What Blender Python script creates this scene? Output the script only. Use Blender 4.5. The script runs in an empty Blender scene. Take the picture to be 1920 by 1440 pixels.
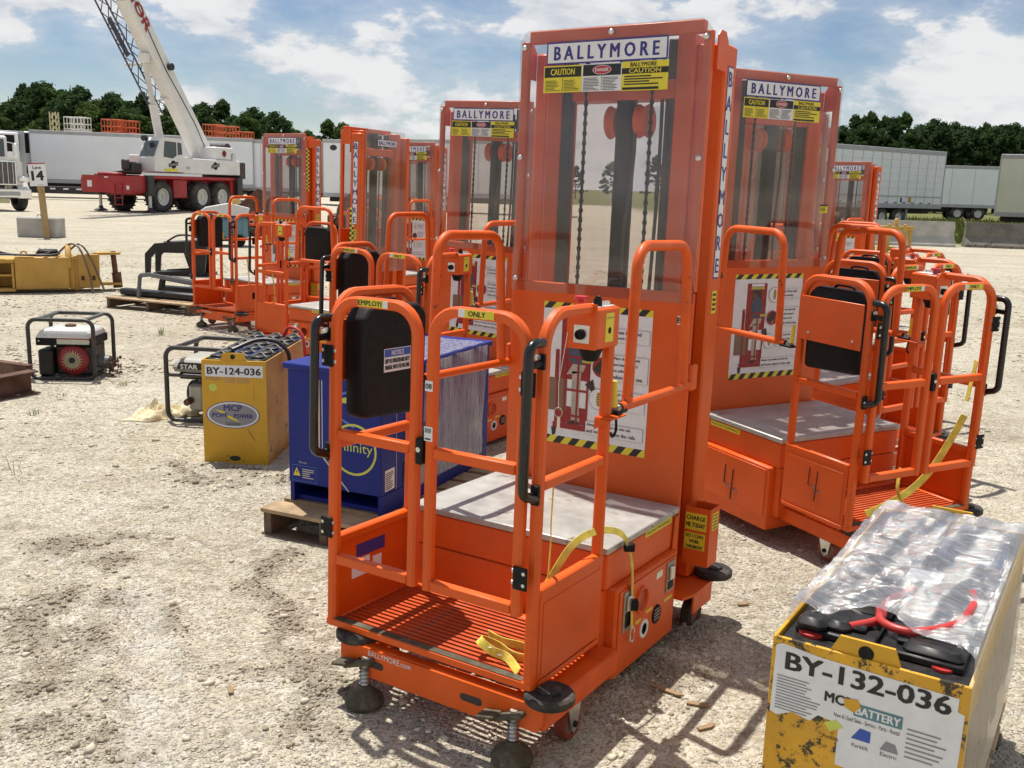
import bpy, math, random
import numpy as np
from mathutils import Vector, Matrix
R_ = math.radians
scene = bpy.context.scene
COL = scene.collection
random.seed(7); rng = np.random.default_rng(7)

# ------------------------------------------------------------------ camera
CAM_H, F_PX, PITCH, ROLL = 1.45, 1820.0, math.atan((720-350)/1820.0), 0.03
_F = Vector((0, math.cos(PITCH), -math.sin(PITCH))); _U = Vector((0, math.sin(PITCH), math.cos(PITCH))); _R = Vector((1, 0, 0))
CR = _R*math.cos(ROLL) + _U*math.sin(ROLL); CU = -_R*math.sin(ROLL) + _U*math.cos(ROLL)
cd = bpy.data.cameras.new('camera'); cam = bpy.data.objects.new('camera', cd); COL.objects.link(cam)
cd.sensor_width = 36; cd.lens = F_PX/1920*36; cd.clip_start = 0.05; cd.clip_end = 3000
cam.matrix_world = Matrix(((CR.x, CU.x, -_F.x, 0), (CR.y, CU.y, -_F.y, 0), (CR.z, CU.z, -_F.z, CAM_H), (0, 0, 0, 1)))
scene.camera = cam
def on_ground(px, py, z=0.0):            # photo pixel -> point on the plane at height z
    d = _F*F_PX + CR*(px-960) - CU*(py-720); t = (z-CAM_H)/d.z
    return Vector((d.x*t, d.y*t, z))
def at_depth(px, py, Y):                 # photo pixel -> point at distance Y ahead
    d = _F*F_PX + CR*(px-960) - CU*(py-720); t = Y/d.y
    return Vector((d.x*t, Y, CAM_H+d.z*t))

# ------------------------------------------------------------------ sky and sun
TO_SUN = Vector((-0.20, 0.30, 1.0)).normalized()
world = bpy.data.worlds.new('World'); scene.world = world; world.use_nodes = True
nt = world.node_tree; N = nt.nodes; Lk = nt.links; N.clear()
out = N.new('ShaderNodeOutputWorld'); sky = N.new('ShaderNodeTexSky'); sky.sky_type = 'NISHITA'; sky.sun_disc = False
sky.sun_elevation = math.asin(TO_SUN.z); sky.sun_rotation = math.atan2(TO_SUN.x, TO_SUN.y)
sky.air_density = 1.0; sky.dust_density = 0.25; sky.ozone_density = 2.2
bg = N.new('ShaderNodeBackground'); bg.inputs['Strength'].default_value = 0.074
hs = N.new('ShaderNodeHueSaturation'); hs.inputs['Hue'].default_value = 0.506; hs.inputs['Saturation'].default_value = 1.08; Lk.new(sky.outputs[0], hs.inputs['Color']); Lk.new(hs.outputs[0], bg.inputs['Color'])
tc = N.new('ShaderNodeTexCoord'); mp = N.new('ShaderNodeMapping'); mp.inputs['Scale'].default_value = (1, 1, 2.3); mp.inputs['Location'].default_value = (0.37, 0.12, 0.05)
Lk.new(tc.outputs['Generated'], mp.inputs['Vector'])
def wnoise(scale, detail, rough, dist=0.0):
    n = N.new('ShaderNodeTexNoise'); n.inputs['Scale'].default_value = scale; n.inputs['Detail'].default_value = detail
    n.inputs['Roughness'].default_value = rough; n.inputs['Distortion'].default_value = dist
    Lk.new(mp.outputs[0], n.inputs['Vector']); return n
n1 = wnoise(3.1, 3, 0.5, 0.0); n2 = wnoise(9.5, 9, 0.60, 0.0); n3 = wnoise(15.0, 6, 0.55, 0.2)
def wmath(op, a, b, c=None):
    m_ = N.new('ShaderNodeMath'); m_.operation = op
    for i_, v_ in enumerate((a, b, c)):
        if v_ is None: continue
        if isinstance(v_, (int, float)): m_.inputs[i_].default_value = v_
        else: Lk.new(v_, m_.inputs[i_])
    return m_.outputs[0]
dens = wmath('MULTIPLY_ADD', n2.outputs['Fac'], 0.62, wmath('MULTIPLY', n1.outputs['Fac'], 0.62))
def wramp(f, p0, p1, c0, c1):
    r_ = N.new('ShaderNodeValToRGB'); e_ = r_.color_ramp.elements; e_[0].position = p0; e_[1].position = p1; e_[0].color = c0; e_[1].color = c1; Lk.new(f, r_.inputs[0]); return r_.outputs[0]
puff = wramp(dens, 0.605, 0.665, (0, 0, 0, 1), (0.96, 0.96, 0.96, 1)); veil = wramp(dens, 0.50, 0.66, (0, 0, 0, 1), (0.42, 0.42, 0.42, 1))
cov = wmath('MAXIMUM', puff, veil)
cc_out = wramp(wmath('MULTIPLY_ADD', n3.outputs['Fac'], 0.5, wmath('MULTIPLY', dens, 0.5)), 0.47, 0.62, (0.64, 0.69, 0.77, 1), (1.0, 1.0, 1.0, 1))
bgc = N.new('ShaderNodeBackground'); bgc.inputs['Strength'].default_value = 0.72; Lk.new(cc_out, bgc.inputs['Color'])
mx = N.new('ShaderNodeMixShader'); Lk.new(cov, mx.inputs[0]); Lk.new(bg.outputs[0], mx.inputs[1]); Lk.new(bgc.outputs[0], mx.inputs[2])
Lk.new(mx.outputs[0], out.inputs['Surface'])
sd = bpy.data.lights.new('sun', 'SUN'); sd.energy = 5.0; sd.angle = R_(0.53); sd.color = (1.0, 0.955, 0.87)
so = bpy.data.objects.new('sun', sd); COL.objects.link(so); so.rotation_euler = (-TO_SUN).to_track_quat('-Z', 'Y').to_euler(); so.location = (-4, 6, 20)
scene.view_settings.view_transform = 'Standard'; scene.view_settings.look = 'None'
scene.cycles.transparent_max_bounces = 48
scene.view_settings.exposure = 0.25; scene.view_settings.gamma = 1.0; scene.view_settings.use_curve_mapping = False

# ------------------------------------------------------------------ materials
MATS = {}
def mat(name, col, rough=0.5, metal=0.0, var=0.12, vscale=6.0, bump=0.0, bscale=60.0, wear=None, wscale=14.0, wamt=0.62, coat=0.0, spec=0.5, dust=0.0, rust=None):
    m = bpy.data.materials.new(name); m.use_nodes = True; t = m.node_tree; b = t.nodes['Principled BSDF']; nd = t.nodes.new; lk = t.links.new
    tcn = nd('ShaderNodeTexCoord'); co = tcn.outputs['Object']
    def noise(s, d=4, r=0.55):
        n = nd('ShaderNodeTexNoise'); n.inputs['Scale'].default_value = s; n.inputs['Detail'].default_value = d; n.inputs['Roughness'].default_value = r
        lk(co, n.inputs['Vector']); return n.outputs['Fac']
    def ramp(f, a, z, c0=(0, 0, 0, 1), c1=(1, 1, 1, 1)):
        r = nd('ShaderNodeValToRGB'); e = r.color_ramp.elements; e[0].position = a; e[1].position = z; e[0].color = c0; e[1].color = c1; lk(f, r.inputs[0]); return r.outputs[0]
    def mixc(f, c0, c1, blend='MIX'):
        x = nd('ShaderNodeMix'); x.data_type = 'RGBA'; x.blend_type = blend
        (lk(f, x.inputs[0]) if not isinstance(f, float) else setattr(x.inputs[0], 'default_value', f))
        for i, c in ((6, c0), (7, c1)):
            (lk(c, x.inputs[i]) if not isinstance(c, tuple) else setattr(x.inputs[i], 'default_value', c))
        return x.outputs[2]
    lo = tuple(c*(1-var) for c in col)+(1,); hi = tuple(min(1, c*(1+var)) for c in col)+(1,)
    c = ramp(noise(vscale, 5, 0.62), 0.3, 0.7, lo, hi)
    if dust > 0: c = mixc(ramp(noise(vscale*0.6, 6, 0.7), 0.45, 0.8, (0, 0, 0, 1), (dust, dust, dust, 1)), c, (0.42, 0.36, 0.27, 1))
    if rust is not None: c = mixc(ramp(noise(5, 8, 0.72), 0.5, 0.62), c, rust+(1,))
    if wear is not None: c = mixc(ramp(noise(wscale, 7, 0.75), wamt, wamt+0.05), c, wear+(1,))
    lk(c, b.inputs['Base Color'])
    rr = ramp(noise(vscale*2.3, 4), 0.2, 0.8, (max(0, rough-0.1),)*3+(1,), (min(1, rough+0.12),)*3+(1,)); lk(rr, b.inputs['Roughness'])
    b.inputs['Metallic'].default_value = metal; b.inputs['Coat Weight'].default_value = coat; b.inputs['Coat Roughness'].default_value = 0.15
    b.inputs['Specular IOR Level'].default_value = spec
    if bump > 0:
        bn = nd('ShaderNodeBump'); bn.inputs['Strength'].default_value = bump; bn.inputs['Distance'].default_value = 0.004
        lk(noise(bscale, 5, 0.6), bn.inputs['Height']); lk(bn.outputs[0], b.inputs['Normal'])
    MATS[name] = m; return m
OR = (0.70, 0.098, 0.006)
mat('orange', OR, 0.42, var=0.10, vscale=3.0, wear=(0.11, 0.05, 0.03), wscale=30, wamt=0.672, dust=0.10, spec=0.35)
mat('orange_worn', OR, 0.48, var=0.14, vscale=8.0, wear=(0.09, 0.065, 0.05), wscale=20, wamt=0.64, dust=0.10, spec=0.3)
mat('orange_scuff', OR, 0.45, var=0.14, vscale=8.0, wear=(0.05, 0.04, 0.035), wscale=15, wamt=0.60, dust=0.06, spec=0.35)
mat('orange_floor', (0.50, 0.065, 0.008), 0.6, var=0.25, vscale=7.0, wear=(0.13, 0.09, 0.06), wscale=9, wamt=0.56, dust=0.22, spec=0.25)
mat('black_tube', (0.007, 0.006, 0.006), 0.25, var=0.3, vscale=25, wear=(0.10, 0.085, 0.07), wscale=30, wamt=0.66)
mat('black', (0.006, 0.006, 0.0065), 0.55, var=0.3, vscale=20, spec=0.25)
mat('rubber', (0.016, 0.014, 0.013), 0.75, var=0.3, vscale=25, dust=0.25, bump=0.3)
mat('tyre_red', (0.22, 0.035, 0.02), 0.6, var=0.3, vscale=20, dust=0.5)
mat('steel', (0.62, 0.61, 0.58), 0.32, metal=0.9, var=0.15, vscale=20)
mat('steel_dull', (0.36, 0.34, 0.29), 0.5, metal=0.6, var=0.25, vscale=30, dust=0.3)
mat('alu', (0.44, 0.43, 0.40), 0.42, metal=0.35, var=0.22, vscale=9, wear=(0.24, 0.21, 0.18), wscale=6, wamt=0.60, bump=0.1)
mat('foot', (0.06, 0.05, 0.028), 0.8, var=0.3, vscale=25, dust=0.35)
mat('white_st', (0.74, 0.74, 0.74), 0.45, var=0.06, vscale=30, dust=0.12)
mat('blue_ink', (0.035, 0.03, 0.20), 0.45, var=0.1)
mat('black_ink', (0.015, 0.014, 0.014), 0.5, var=0.1)
mat('grey_ink', (0.25, 0.25, 0.26), 0.5, var=0.1)
mat('yellow_st', (0.72, 0.60, 0.035), 0.45, var=0.08, vscale=20)
mat('red_ink', (0.50, 0.03, 0.04), 0.45, var=0.1)
mat('notice_blue', (0.03, 0.09, 0.40), 0.45, var=0.1)
mat('strap', (0.70, 0.57, 0.08), 0.8, var=0.25, vscale=30, dust=0.3, bump=0.4, bscale=250)
mat('photo_red', (0.28, 0.016, 0.015), 0.5, var=0.15, vscale=15)
mat('photo_shirt', (0.06, 0.075, 0.115), 0.5, var=0.2, vscale=30)
mat('photo_khaki', (0.42, 0.37, 0.30), 0.5, var=0.2, vscale=30)
mat('photo_skin', (0.12, 0.06, 0.04), 0.5)
mat('photo_box', (0.20, 0.12, 0.075), 0.5)
mat('photo_dark', (0.03, 0.022, 0.022), 0.5)
mat('sole', (0.45, 0.42, 0.08), 0.5)
mat('blue_paint', (0.007, 0.018, 0.19), 0.5, var=0.1, vscale=5, dust=0.03, spec=0.3)
mat('lime_ink', (0.55, 0.60, 0.10), 0.5)
mat('pale_ink', (0.55, 0.55, 0.45), 0.5)
mat('cyan_ink', (0.08, 0.20, 0.55), 0.5)
mat('yellow_paint', (0.62, 0.33, 0.012), 0.42, var=0.1, vscale=6, wear=(0.09, 0.05, 0.02), wscale=16, wamt=0.70)
mat('yellow_dirty', (0.66, 0.34, 0.012), 0.5, var=0.22, vscale=5, wear=(0.035, 0.028, 0.015), wscale=26, wamt=0.525, dust=0.15)
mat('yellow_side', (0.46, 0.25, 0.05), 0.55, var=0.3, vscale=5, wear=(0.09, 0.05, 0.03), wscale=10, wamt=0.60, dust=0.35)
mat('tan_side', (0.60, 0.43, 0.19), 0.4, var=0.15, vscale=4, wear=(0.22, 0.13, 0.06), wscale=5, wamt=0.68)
mat('machine_yellow', (0.52, 0.30, 0.05), 0.55, var=0.18, vscale=3, wear=(0.12, 0.06, 0.03), wscale=8, wamt=0.68, dust=0.4)
mat('battery_black', (0.012, 0.012, 0.014), 0.4, var=0.4, vscale=30, dust=0.12, spec=0.35)
mat('battery_blue', (0.03, 0.045, 0.14), 0.3, var=0.4, vscale=30)
mat('cable_red', (0.45, 0.03, 0.025), 0.4, var=0.2, vscale=30)
mat('wood', (0.36, 0.25, 0.14), 0.8, var=0.35, vscale=12, bump=0.4, dust=0.3)
mat('wood_dark', (0.12, 0.085, 0.055), 0.85, var=0.35, vscale=12, bump=0.4)
mat('rust', (0.10, 0.042, 0.025), 0.85, var=0.4, vscale=9, bump=0.4, dust=0.25)
mat('dark_steel', (0.010, 0.010, 0.012), 0.42, var=0.3, vscale=9, dust=0.04, spec=0.4)
mat('grey_steel', (0.11, 0.115, 0.12), 0.5, var=0.2, vscale=9)
mat('frame_tube', (0.028, 0.025, 0.024), 0.4, var=0.2, vscale=20, dust=0.08)
mat('tank_white', (0.62, 0.62, 0.60), 0.25, var=0.1, vscale=20, dust=0.1)
mat('tank_grey', (0.36, 0.35, 0.31), 0.45, var=0.15, vscale=20, dust=0.25)
mat('engine_red', (0.24, 0.016, 0.014), 0.4, var=0.2, vscale=20)
mat('cream', (0.55, 0.50, 0.30), 0.6)
mat('tarp', (0.66, 0.56, 0.36), 0.8, var=0.15, vscale=8, bump=0.3)
mat('concrete', (0.40, 0.38, 0.34), 0.9, var=0.2, vscale=2.5, bump=0.5, bscale=30)
mat('concrete_dark', (0.17, 0.155, 0.13), 0.9, var=0.35, vscale=2.0, bump=0.5, bscale=20, wear=(0.05, 0.047, 0.042), wscale=2.0, wamt=0.58)
mat('post_wood', (0.38, 0.26, 0.115), 0.8, var=0.2, vscale=6)
mat('crane_red', (0.36, 0.018, 0.022), 0.5, var=0.2, vscale=1.5, dust=0.1)
mat('crane_white', (0.72, 0.71, 0.68), 0.4, var=0.07, vscale=1.2, dust=0.12)
mat('crane_dark', (0.03, 0.026, 0.026), 0.5, var=0.2, vscale=4)
mat('truss', (0.055, 0.05, 0.075), 0.5, var=0.2)
mat('big_tyre', (0.028, 0.027, 0.027), 0.85, var=0.3, vscale=5, dust=0.3, bump=0.4, bscale=20)
mat('rim_white', (0.62, 0.61, 0.57), 0.5, var=0.1, vscale=6, dust=0.2)
mat('glass_dark', (0.035, 0.05, 0.055), 0.08, var=0.2, vscale=1.0, spec=0.8)
mat('trailer_white', (0.80, 0.82, 0.85), 0.42, var=0.05, vscale=0.7, dust=0.06)
mat('trailer_cream', (0.68, 0.66, 0.53), 0.5, var=0.06, vscale=0.7, dust=0.1)
mat('trailer_trim', (0.40, 0.40, 0.41), 0.5, var=0.12, vscale=2)
mat('trailer_under', (0.03, 0.026, 0.025), 0.7, var=0.3)
mat('sign_white', (0.78, 0.78, 0.78), 0.4, var=0.03)
mat('chrome', (0.75, 0.75, 0.75), 0.12, metal=1.0, var=0.05)
mat('grille', (0.10, 0.085, 0.08), 0.5, var=0.2)
mat('lift_orange', (0.50, 0.10, 0.03), 0.6, var=0.2, vscale=2)
mat('bark', (0.07, 0.05, 0.035), 0.9, var=0.3)
mat('teal', (0.10, 0.22, 0.25), 0.4, var=0.2)
mat('stone', (0.50, 0.45, 0.35), 0.95, var=0.35, vscale=9.0)
mat('stone_dark', (0.27, 0.23, 0.165), 0.95, var=0.35, vscale=9.0)
mat('chip', (0.30, 0.20, 0.11), 0.9, var=0.3)
mat('hose', (0.03, 0.026, 0.024), 0.5, var=0.3)
mat('hose_brown', (0.14, 0.10, 0.065), 0.5, var=0.3)
def leaf_mat(name, col):
    m = mat(name, col, 0.9, var=0.45, vscale=0.55, spec=0.08); b = m.node_tree.nodes['Principled BSDF']
    t = m.node_tree; tr = t.nodes.new('ShaderNodeBsdfTranslucent'); ms = t.nodes.new('ShaderNodeMixShader'); ms.inputs[0].default_value = 0.40
    o = t.nodes['Material Output']; src = b.inputs['Base Color'].links[0].from_socket; t.links.new(src, tr.inputs['Color'])
    t.links.new(b.outputs[0], ms.inputs[1]); t.links.new(tr.outputs[0], ms.inputs[2]); t.links.new(ms.outputs[0], o.inputs['Surface'])
leaf_mat('leaf_a', (0.060, 0.100, 0.030)); leaf_mat('leaf_b', (0.046, 0.082, 0.030)); leaf_mat('leaf_c', (0.085, 0.125, 0.034))
leaf_mat('grass', (0.11, 0.13, 0.035)); leaf_mat('weed', (0.24, 0.27, 0.11))
def film_mat(name, tint, haze, gloss, rough, streak=None):
    m = bpy.data.materials.new(name); m.use_nodes = True; t = m.node_tree; t.nodes.remove(t.nodes['Principled BSDF']); nd = t.nodes.new; lk = t.links.new
    o = t.nodes['Material Output']; tr = nd('ShaderNodeBsdfTransparent'); tr.inputs[0].default_value = tint+(1,)
    di = nd('ShaderNodeBsdfDiffuse'); di.inputs[0].default_value = (0.75, 0.75, 0.76, 1); tl = nd('ShaderNodeBsdfTranslucent'); tl.inputs[0].default_value = (0.75, 0.75, 0.76, 1)
    ad = nd('ShaderNodeMixShader'); lk(di.outputs[0], ad.inputs[1]); lk(tl.outputs[0], ad.inputs[2])
    gl = nd('ShaderNodeBsdfGlossy'); gl.inputs['Roughness'].default_value = rough
    tcn = nd('ShaderNodeTexCoord'); mpn = nd('ShaderNodeMapping'); lk(tcn.outputs['Object'], mpn.inputs[0])
    if streak: mpn.inputs['Scale'].default_value = streak
    n = nd('ShaderNodeTexNoise'); n.inputs['Scale'].default_value = 1.0 if streak else 3.5; n.inputs['Detail'].default_value = 6; n.inputs['Roughness'].default_value = 0.65; lk(mpn.outputs[0], n.inputs['Vector'])
    r = nd('ShaderNodeValToRGB'); r.color_ramp.elements[0].position = 0.38; r.color_ramp.elements[1].position = 0.72
    r.color_ramp.elements[0].color = (haze*0.55,)*3+(1,); r.color_ramp.elements[1].color = (min(1, haze*2.0),)*3+(1,); lk(n.outputs['Fac'], r.inputs[0])
    m1 = nd('ShaderNodeMixShader'); lk(r.outputs[0], m1.inputs[0]); lk(tr.outputs[0], m1.inputs[1]); lk(ad.outputs[0], m1.inputs[2])
    fr = nd('ShaderNodeFresnel'); fr.inputs[0].default_value = 1.45; mm = nd('ShaderNodeMath'); mm.operation = 'MULTIPLY_ADD'; mm.inputs[1].default_value = 1.0; mm.inputs[2].default_value = gloss; ge = nd('ShaderNodeNewGeometry'); bf = nd('ShaderNodeMath'); bf.operation = 'SUBTRACT'; bf.inputs[0].default_value = 1.0; lk(ge.outputs['Backfacing'], bf.inputs[1]); bm = nd('ShaderNodeMath'); bm.operation = 'MULTIPLY'; lk(fr.outputs[0], bm.inputs[0]); lk(bf.outputs[0], bm.inputs[1]); lk(bm.outputs[0], mm.inputs[0])
    m2 = nd('ShaderNodeMixShader'); lk(mm.outputs[0], m2.inputs[0]); lk(m1.outputs[0], m2.inputs[1]); lk(gl.outputs[0], m2.inputs[2])
    if streak:
        bn = nd('ShaderNodeBump'); bn.inputs['Strength'].default_value = 0.9; bn.inputs['Distance'].default_value = 0.008; lk(n.outputs['Fac'], bn.inputs['Height']); lk(bn.outputs[0], gl.inputs['Normal']); lk(bn.outputs[0], fr.inputs['Normal'])
    lk(m2.outputs[0], o.inputs['Surface']); MATS[name] = m
film_mat('plexi', (0.90, 0.88, 0.87), 0.040, 0.02, 0.04)
film_mat('wrap', (0.93, 0.93, 0.95), 0.30, 0.20, 0.10, streak=(7.0, 95.0, 20.0))
film_mat('wrap_side', (0.92, 0.90, 0.92), 0.34, 0.05, 0.2, streak=(60.0, 60.0, 3.0))
film_mat('wrap_clear', (0.95, 0.94, 0.93), 0.09, 0.03, 0.18, streak=(30.0, 30.0, 4.0))
# ------------------------------------------------------------------ mesh helpers
class MB:
    """collects shapes; build() links them as one mesh object"""
    def __init__(s): s.v = []; s.f = []; s.m = []; s.mats = []; s.cur = 0
    def mat(s, name):
        if name not in s.mats: s.mats.append(name)
        s.cur = s.mats.index(name); return s
    def add(s, vs, fs):
        o = len(s.v); s.v.extend(tuple(map(float, q)) for q in vs)
        for f in fs: s.f.append(tuple(i+o for i in f)); s.m.append(s.cur)
        return s
    def box(s, x0, x1, y0, y1, z0, z1, b=0.0, M=None):
        b = min(b, (x1-x0)*.45, (y1-y0)*.45, (z1-z0)*.45)
        if b <= 0:
            vs = [(x, y, z) for z in (z0, z1) for y in (y0, y1) for x in (x0, x1)]
            fs = [(0, 2, 3, 1), (4, 5, 7, 6), (0, 1, 5, 4), (2, 6, 7, 3), (0, 4, 6, 2), (1, 3, 7, 5)]
        else:
            vs = []; idx = {}
            for i in (0, 1):
                for j in (0, 1):
                    for k in (0, 1):
                        c = (x1 if i else x0, y1 if j else y0, z1 if k else z0); sg = (-1 if i else 1, -1 if j else 1, -1 if k else 1)
                        for a in range(3):       # vertex lying on the face normal to axis a
                            p = [c[q]+(sg[q]*b if q != a else 0) for q in range(3)]; idx[(i, j, k, a)] = len(vs); vs.append(p)
            g = lambda i, j, k, a: idx[(i, j, k, a)]
            fs = []
            for i in (0, 1):
                q = [g(i, 0, 0, 0), g(i, 1, 0, 0), g(i, 1, 1, 0), g(i, 0, 1, 0)]; fs.append(q if i else q[::-1])
                q = [g(0, i, 0, 1), g(0, i, 1, 1), g(1, i, 1, 1), g(1, i, 0, 1)]; fs.append(q if i else q[::-1])
                q = [g(0, 0, i, 2), g(1, 0, i, 2), g(1, 1, i, 2), g(0, 1, i, 2)]; fs.append(q if i else q[::-1])
            for i in (0, 1):
                for j in (0, 1):
                    q = [g(i, j, 0, 0), g(i, j, 1, 0), g(i, j, 1, 1), g(i, j, 0, 1)]; fs.append(q if (i == j) else q[::-1])
                    q = [g(i, 0, j, 0), g(i, 0, j, 2), g(i, 1, j, 2), g(i, 1, j, 0)]; fs.append(q if (i != j) else q[::-1])
                    q = [g(0, i, j, 1), g(0, i, j, 2), g(1, i, j, 2), g(1, i, j, 1)]; fs.append(q if (i == j) else q[::-1])
            for i in (0, 1):
                for j in (0, 1):
                    for k in (0, 1):
                        q = [g(i, j, k, 0), g(i, j, k, 1), g(i, j, k, 2)]; fs.append(q if (i+j+k) % 2 else q[::-1])
        if M is not None: vs = [tuple(M @ Vector(q)) for q in vs]
        return s.add(vs, fs)
    def sweep(s, path, prof, up=(0, 0, 1), cap=True, closed=False):
        P = [Vector(p) for p in path]; n = len(P); k = len(prof); vs = []; T = []
        for i in range(n):
            a = P[i]-P[i-1] if (i > 0 or closed) else P[1]-P[0]; c = P[(i+1) % n]-P[i] if (i < n-1 or closed) else P[-1]-P[-2]
            if a.length < 1e-9: a = c
            if c.length < 1e-9: c = a
            T.append((a.normalized()+c.normalized()).normalized())
        u = Vector(up); u = u-T[0]*u.dot(T[0])
        if u.length < 1e-4: u = Vector((1, 0.01, 0)); u = u-T[0]*u.dot(T[0])
        u.normalize(); fr = []
        for i in range(n):
            if i: u = T[i-1].rotation_difference(T[i]) @ u; u = (u-T[i]*u.dot(T[i])).normalized()
            w = T[i].cross(u); sc = 1.0
            if 0 < i < n-1:
                cth = (P[i]-P[i-1]).normalized().dot((P[i+1]-P[i]).normalized()); sc = 1.0/max(0.6, math.sqrt(max(0.0, (1+cth)/2)))
            fr.append((u, w, sc))
            for (a, b) in prof: vs.append(tuple(P[i]+w*a+u*b))
        fs = []
        for i in range(n if closed else n-1):
            j = (i+1) % n
            for q in range(k): fs.append((i*k+q, i*k+(q+1) % k, j*k+(q+1) % k, j*k+q))
        if cap and not closed: fs.append(tuple(range(k))[::-1]); fs.append(tuple((n-1)*k+q for q in range(k)))
        return s.add(vs, fs)
    def tube(s, path, r, n=10, up=(0, 0, 1), closed=False):
        return s.sweep(path, [(r*math.cos(2*math.pi*i/n), r*math.sin(2*math.pi*i/n)) for i in range(n)], up, True, closed)
    def rtube(s, path, a, b, up=(0, 0, 1), c=0.004):
        a, b = a/2, b/2
        return s.sweep(path, [(a, -b+c), (a, b-c), (a-c, b), (-a+c, b), (-a, b-c), (-a, -b+c), (-a+c, -b), (a-c, -b)], up)
    def lathe(s, prof, M=None, n=24, cap=True):
        """prof: list of (r, z) about z"""
        M = M or Matrix(); vs = []; k = len(prof)
        for i in range(n):
            a = 2*math.pi*i/n
            for (r, z) in prof: vs.append(tuple(M @ Vector((r*math.cos(a), r*math.sin(a), z))))
        fs = []
        for i in range(n):
            j = (i+1) % n
            for q in range(k-1): fs.append((i*k+q, j*k+q, j*k+q+1, i*k+q+1))
        if cap and prof[0][0] > 1e-6: fs.append(tuple(i*k for i in range(n))[::-1])
        if cap and prof[-1][0] > 1e-6: fs.append(tuple(i*k+k-1 for i in range(n)))
        return s.add(vs, fs)
    def cyl(s, p0, p1, r, n=16, r1=None, b=0.0):
        p0, p1 = Vector(p0), Vector(p1); d = p1-p0; L = d.length
        M = Matrix.Translation(p0) @ d.to_track_quat('Z', 'Y').to_matrix().to_4x4(); r1 = r if r1 is None else r1
        pr = [(r, 0), (r1, L)] if b <= 0 else [(r-b, 0), (r, b), (r1, L-b), (r1-b, L)]
        return s.lathe(pr, M, n)
    def prism(s, poly, o, ex, ey, t):
        """extrude a 2-D polygon (ccw seen against ex x ey) by t along ex x ey"""
        o, ex, ey = Vector(o), Vector(ex), Vector(ey); ez = ex.cross(ey).normalized(); n = len(poly)
        vs = [tuple(o+ex*a+ey*b) for a, b in poly]+[tuple(o+ex*a+ey*b+ez*t) for a, b in poly]
        fs = [tuple(range(n))[::-1], tuple(range(n, 2*n))]+[(i, (i+1) % n, n+(i+1) % n, n+i) for i in range(n)]
        return s.add(vs, fs)
    def sheet(s, o, ex, ey, w, h, lift=0.0):
        o, ex, ey = Vector(o), Vector(ex), Vector(ey); ez = ex.cross(ey).normalized(); o = o+ez*lift
        return s.add([o, o+ex*w, o+ex*w+ey*h, o+ey*h], [(0, 1, 2, 3)])
    def poly(s, pts, o, ex, ey, lift=0.0):
        o, ex, ey = Vector(o), Vector(ex), Vector(ey); o = o+ex.cross(ey).normalized()*lift
        return s.add([o+ex*a+ey*b for a, b in pts], [tuple(range(len(pts)))])
    def text(s, txt, o, ex, ey, h, w=None, lift=0.0006, bold=0.0, center=True):
        """flat lettering: h = cap height, w = fitted width; o = centre (or lower left)"""
        vs, fs, bw, bh = text_geo(txt, 0.0); o, ex, ey = Vector(o), Vector(ex), Vector(ey); ez = ex.cross(ey).normalized()
        sy = h/bh; sx = (w/bw) if w else sy
        ox, oy = (-bw*sx/2, -bh*sy/2) if center else (0, 0)
        for k, (jx, jy) in enumerate(((0, 0),) if bold <= 0 else ((-1, -.4), (1, .4), (-1, .4), (1, -.4))):      # heavier strokes: slightly shifted, stacked copies
            s.add([o+ex*(a*sx+ox+jx*bold*sy)+ey*(b*sy+oy+jy*bold*sy)+ez*(lift+k*1e-4) for a, b in vs], fs)
        return s
    def build(s, name, parent=None, smooth=True, default='orange', link=True, ang=38):
        me = bpy.data.meshes.new(name); me.from_pydata(s.v, [], s.f)
        for mn in (s.mats or [default]): me.materials.append(MATS[mn])
        if len(s.mats) > 1: me.polygons.foreach_set('material_index', s.m)
        if smooth: me.polygons.foreach_set('use_smooth', [True]*len(me.polygons)); me.set_sharp_from_angle(angle=R_(ang))
        me.update()
        return link_mesh(name, me, parent) if link else me
def link_mesh(name, me, parent=None):
    o = bpy.data.objects.new(name, me); COL.objects.link(o)
    if parent is not None: o.parent = parent
    return o
def mb(m): return MB().mat(m)
_TG = {}
def text_geo(txt, bold=0.0):
    k = (txt, bold)
    if k not in _TG:
        c = bpy.data.curves.new('t', 'FONT'); c.body = txt; c.size = 1.0; c.resolution_u = 2; c.offset = bold; c.fill_mode = 'FRONT' if hasattr(c, 'fill_mode') else c.fill_mode
        o = bpy.data.objects.new('t', c); COL.objects.link(o)
        bpy.context.view_layer.update(); dg = bpy.context.evaluated_depsgraph_get(); me = bpy.data.meshes.new_from_object(o.evaluated_get(dg))
        V = [(q.co.x, q.co.y) for q in me.vertices]; Fc = [tuple(p.vertices) for p in me.polygons if p.normal.z > 0.1]
        if not Fc: Fc = [tuple(p.vertices) for p in me.polygons]
        bpy.data.objects.remove(o); bpy.data.curves.remove(c); bpy.data.meshes.remove(me)
        x0 = min(a for a, b in V); y0 = min(b for a, b in V); x1 = max(a for a, b in V); y1 = max(b for a, b in V)
        _TG[k] = ([(a-x0, b-y0) for a, b in V], Fc, x1-x0, y1-y0)
    return _TG[k]
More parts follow.
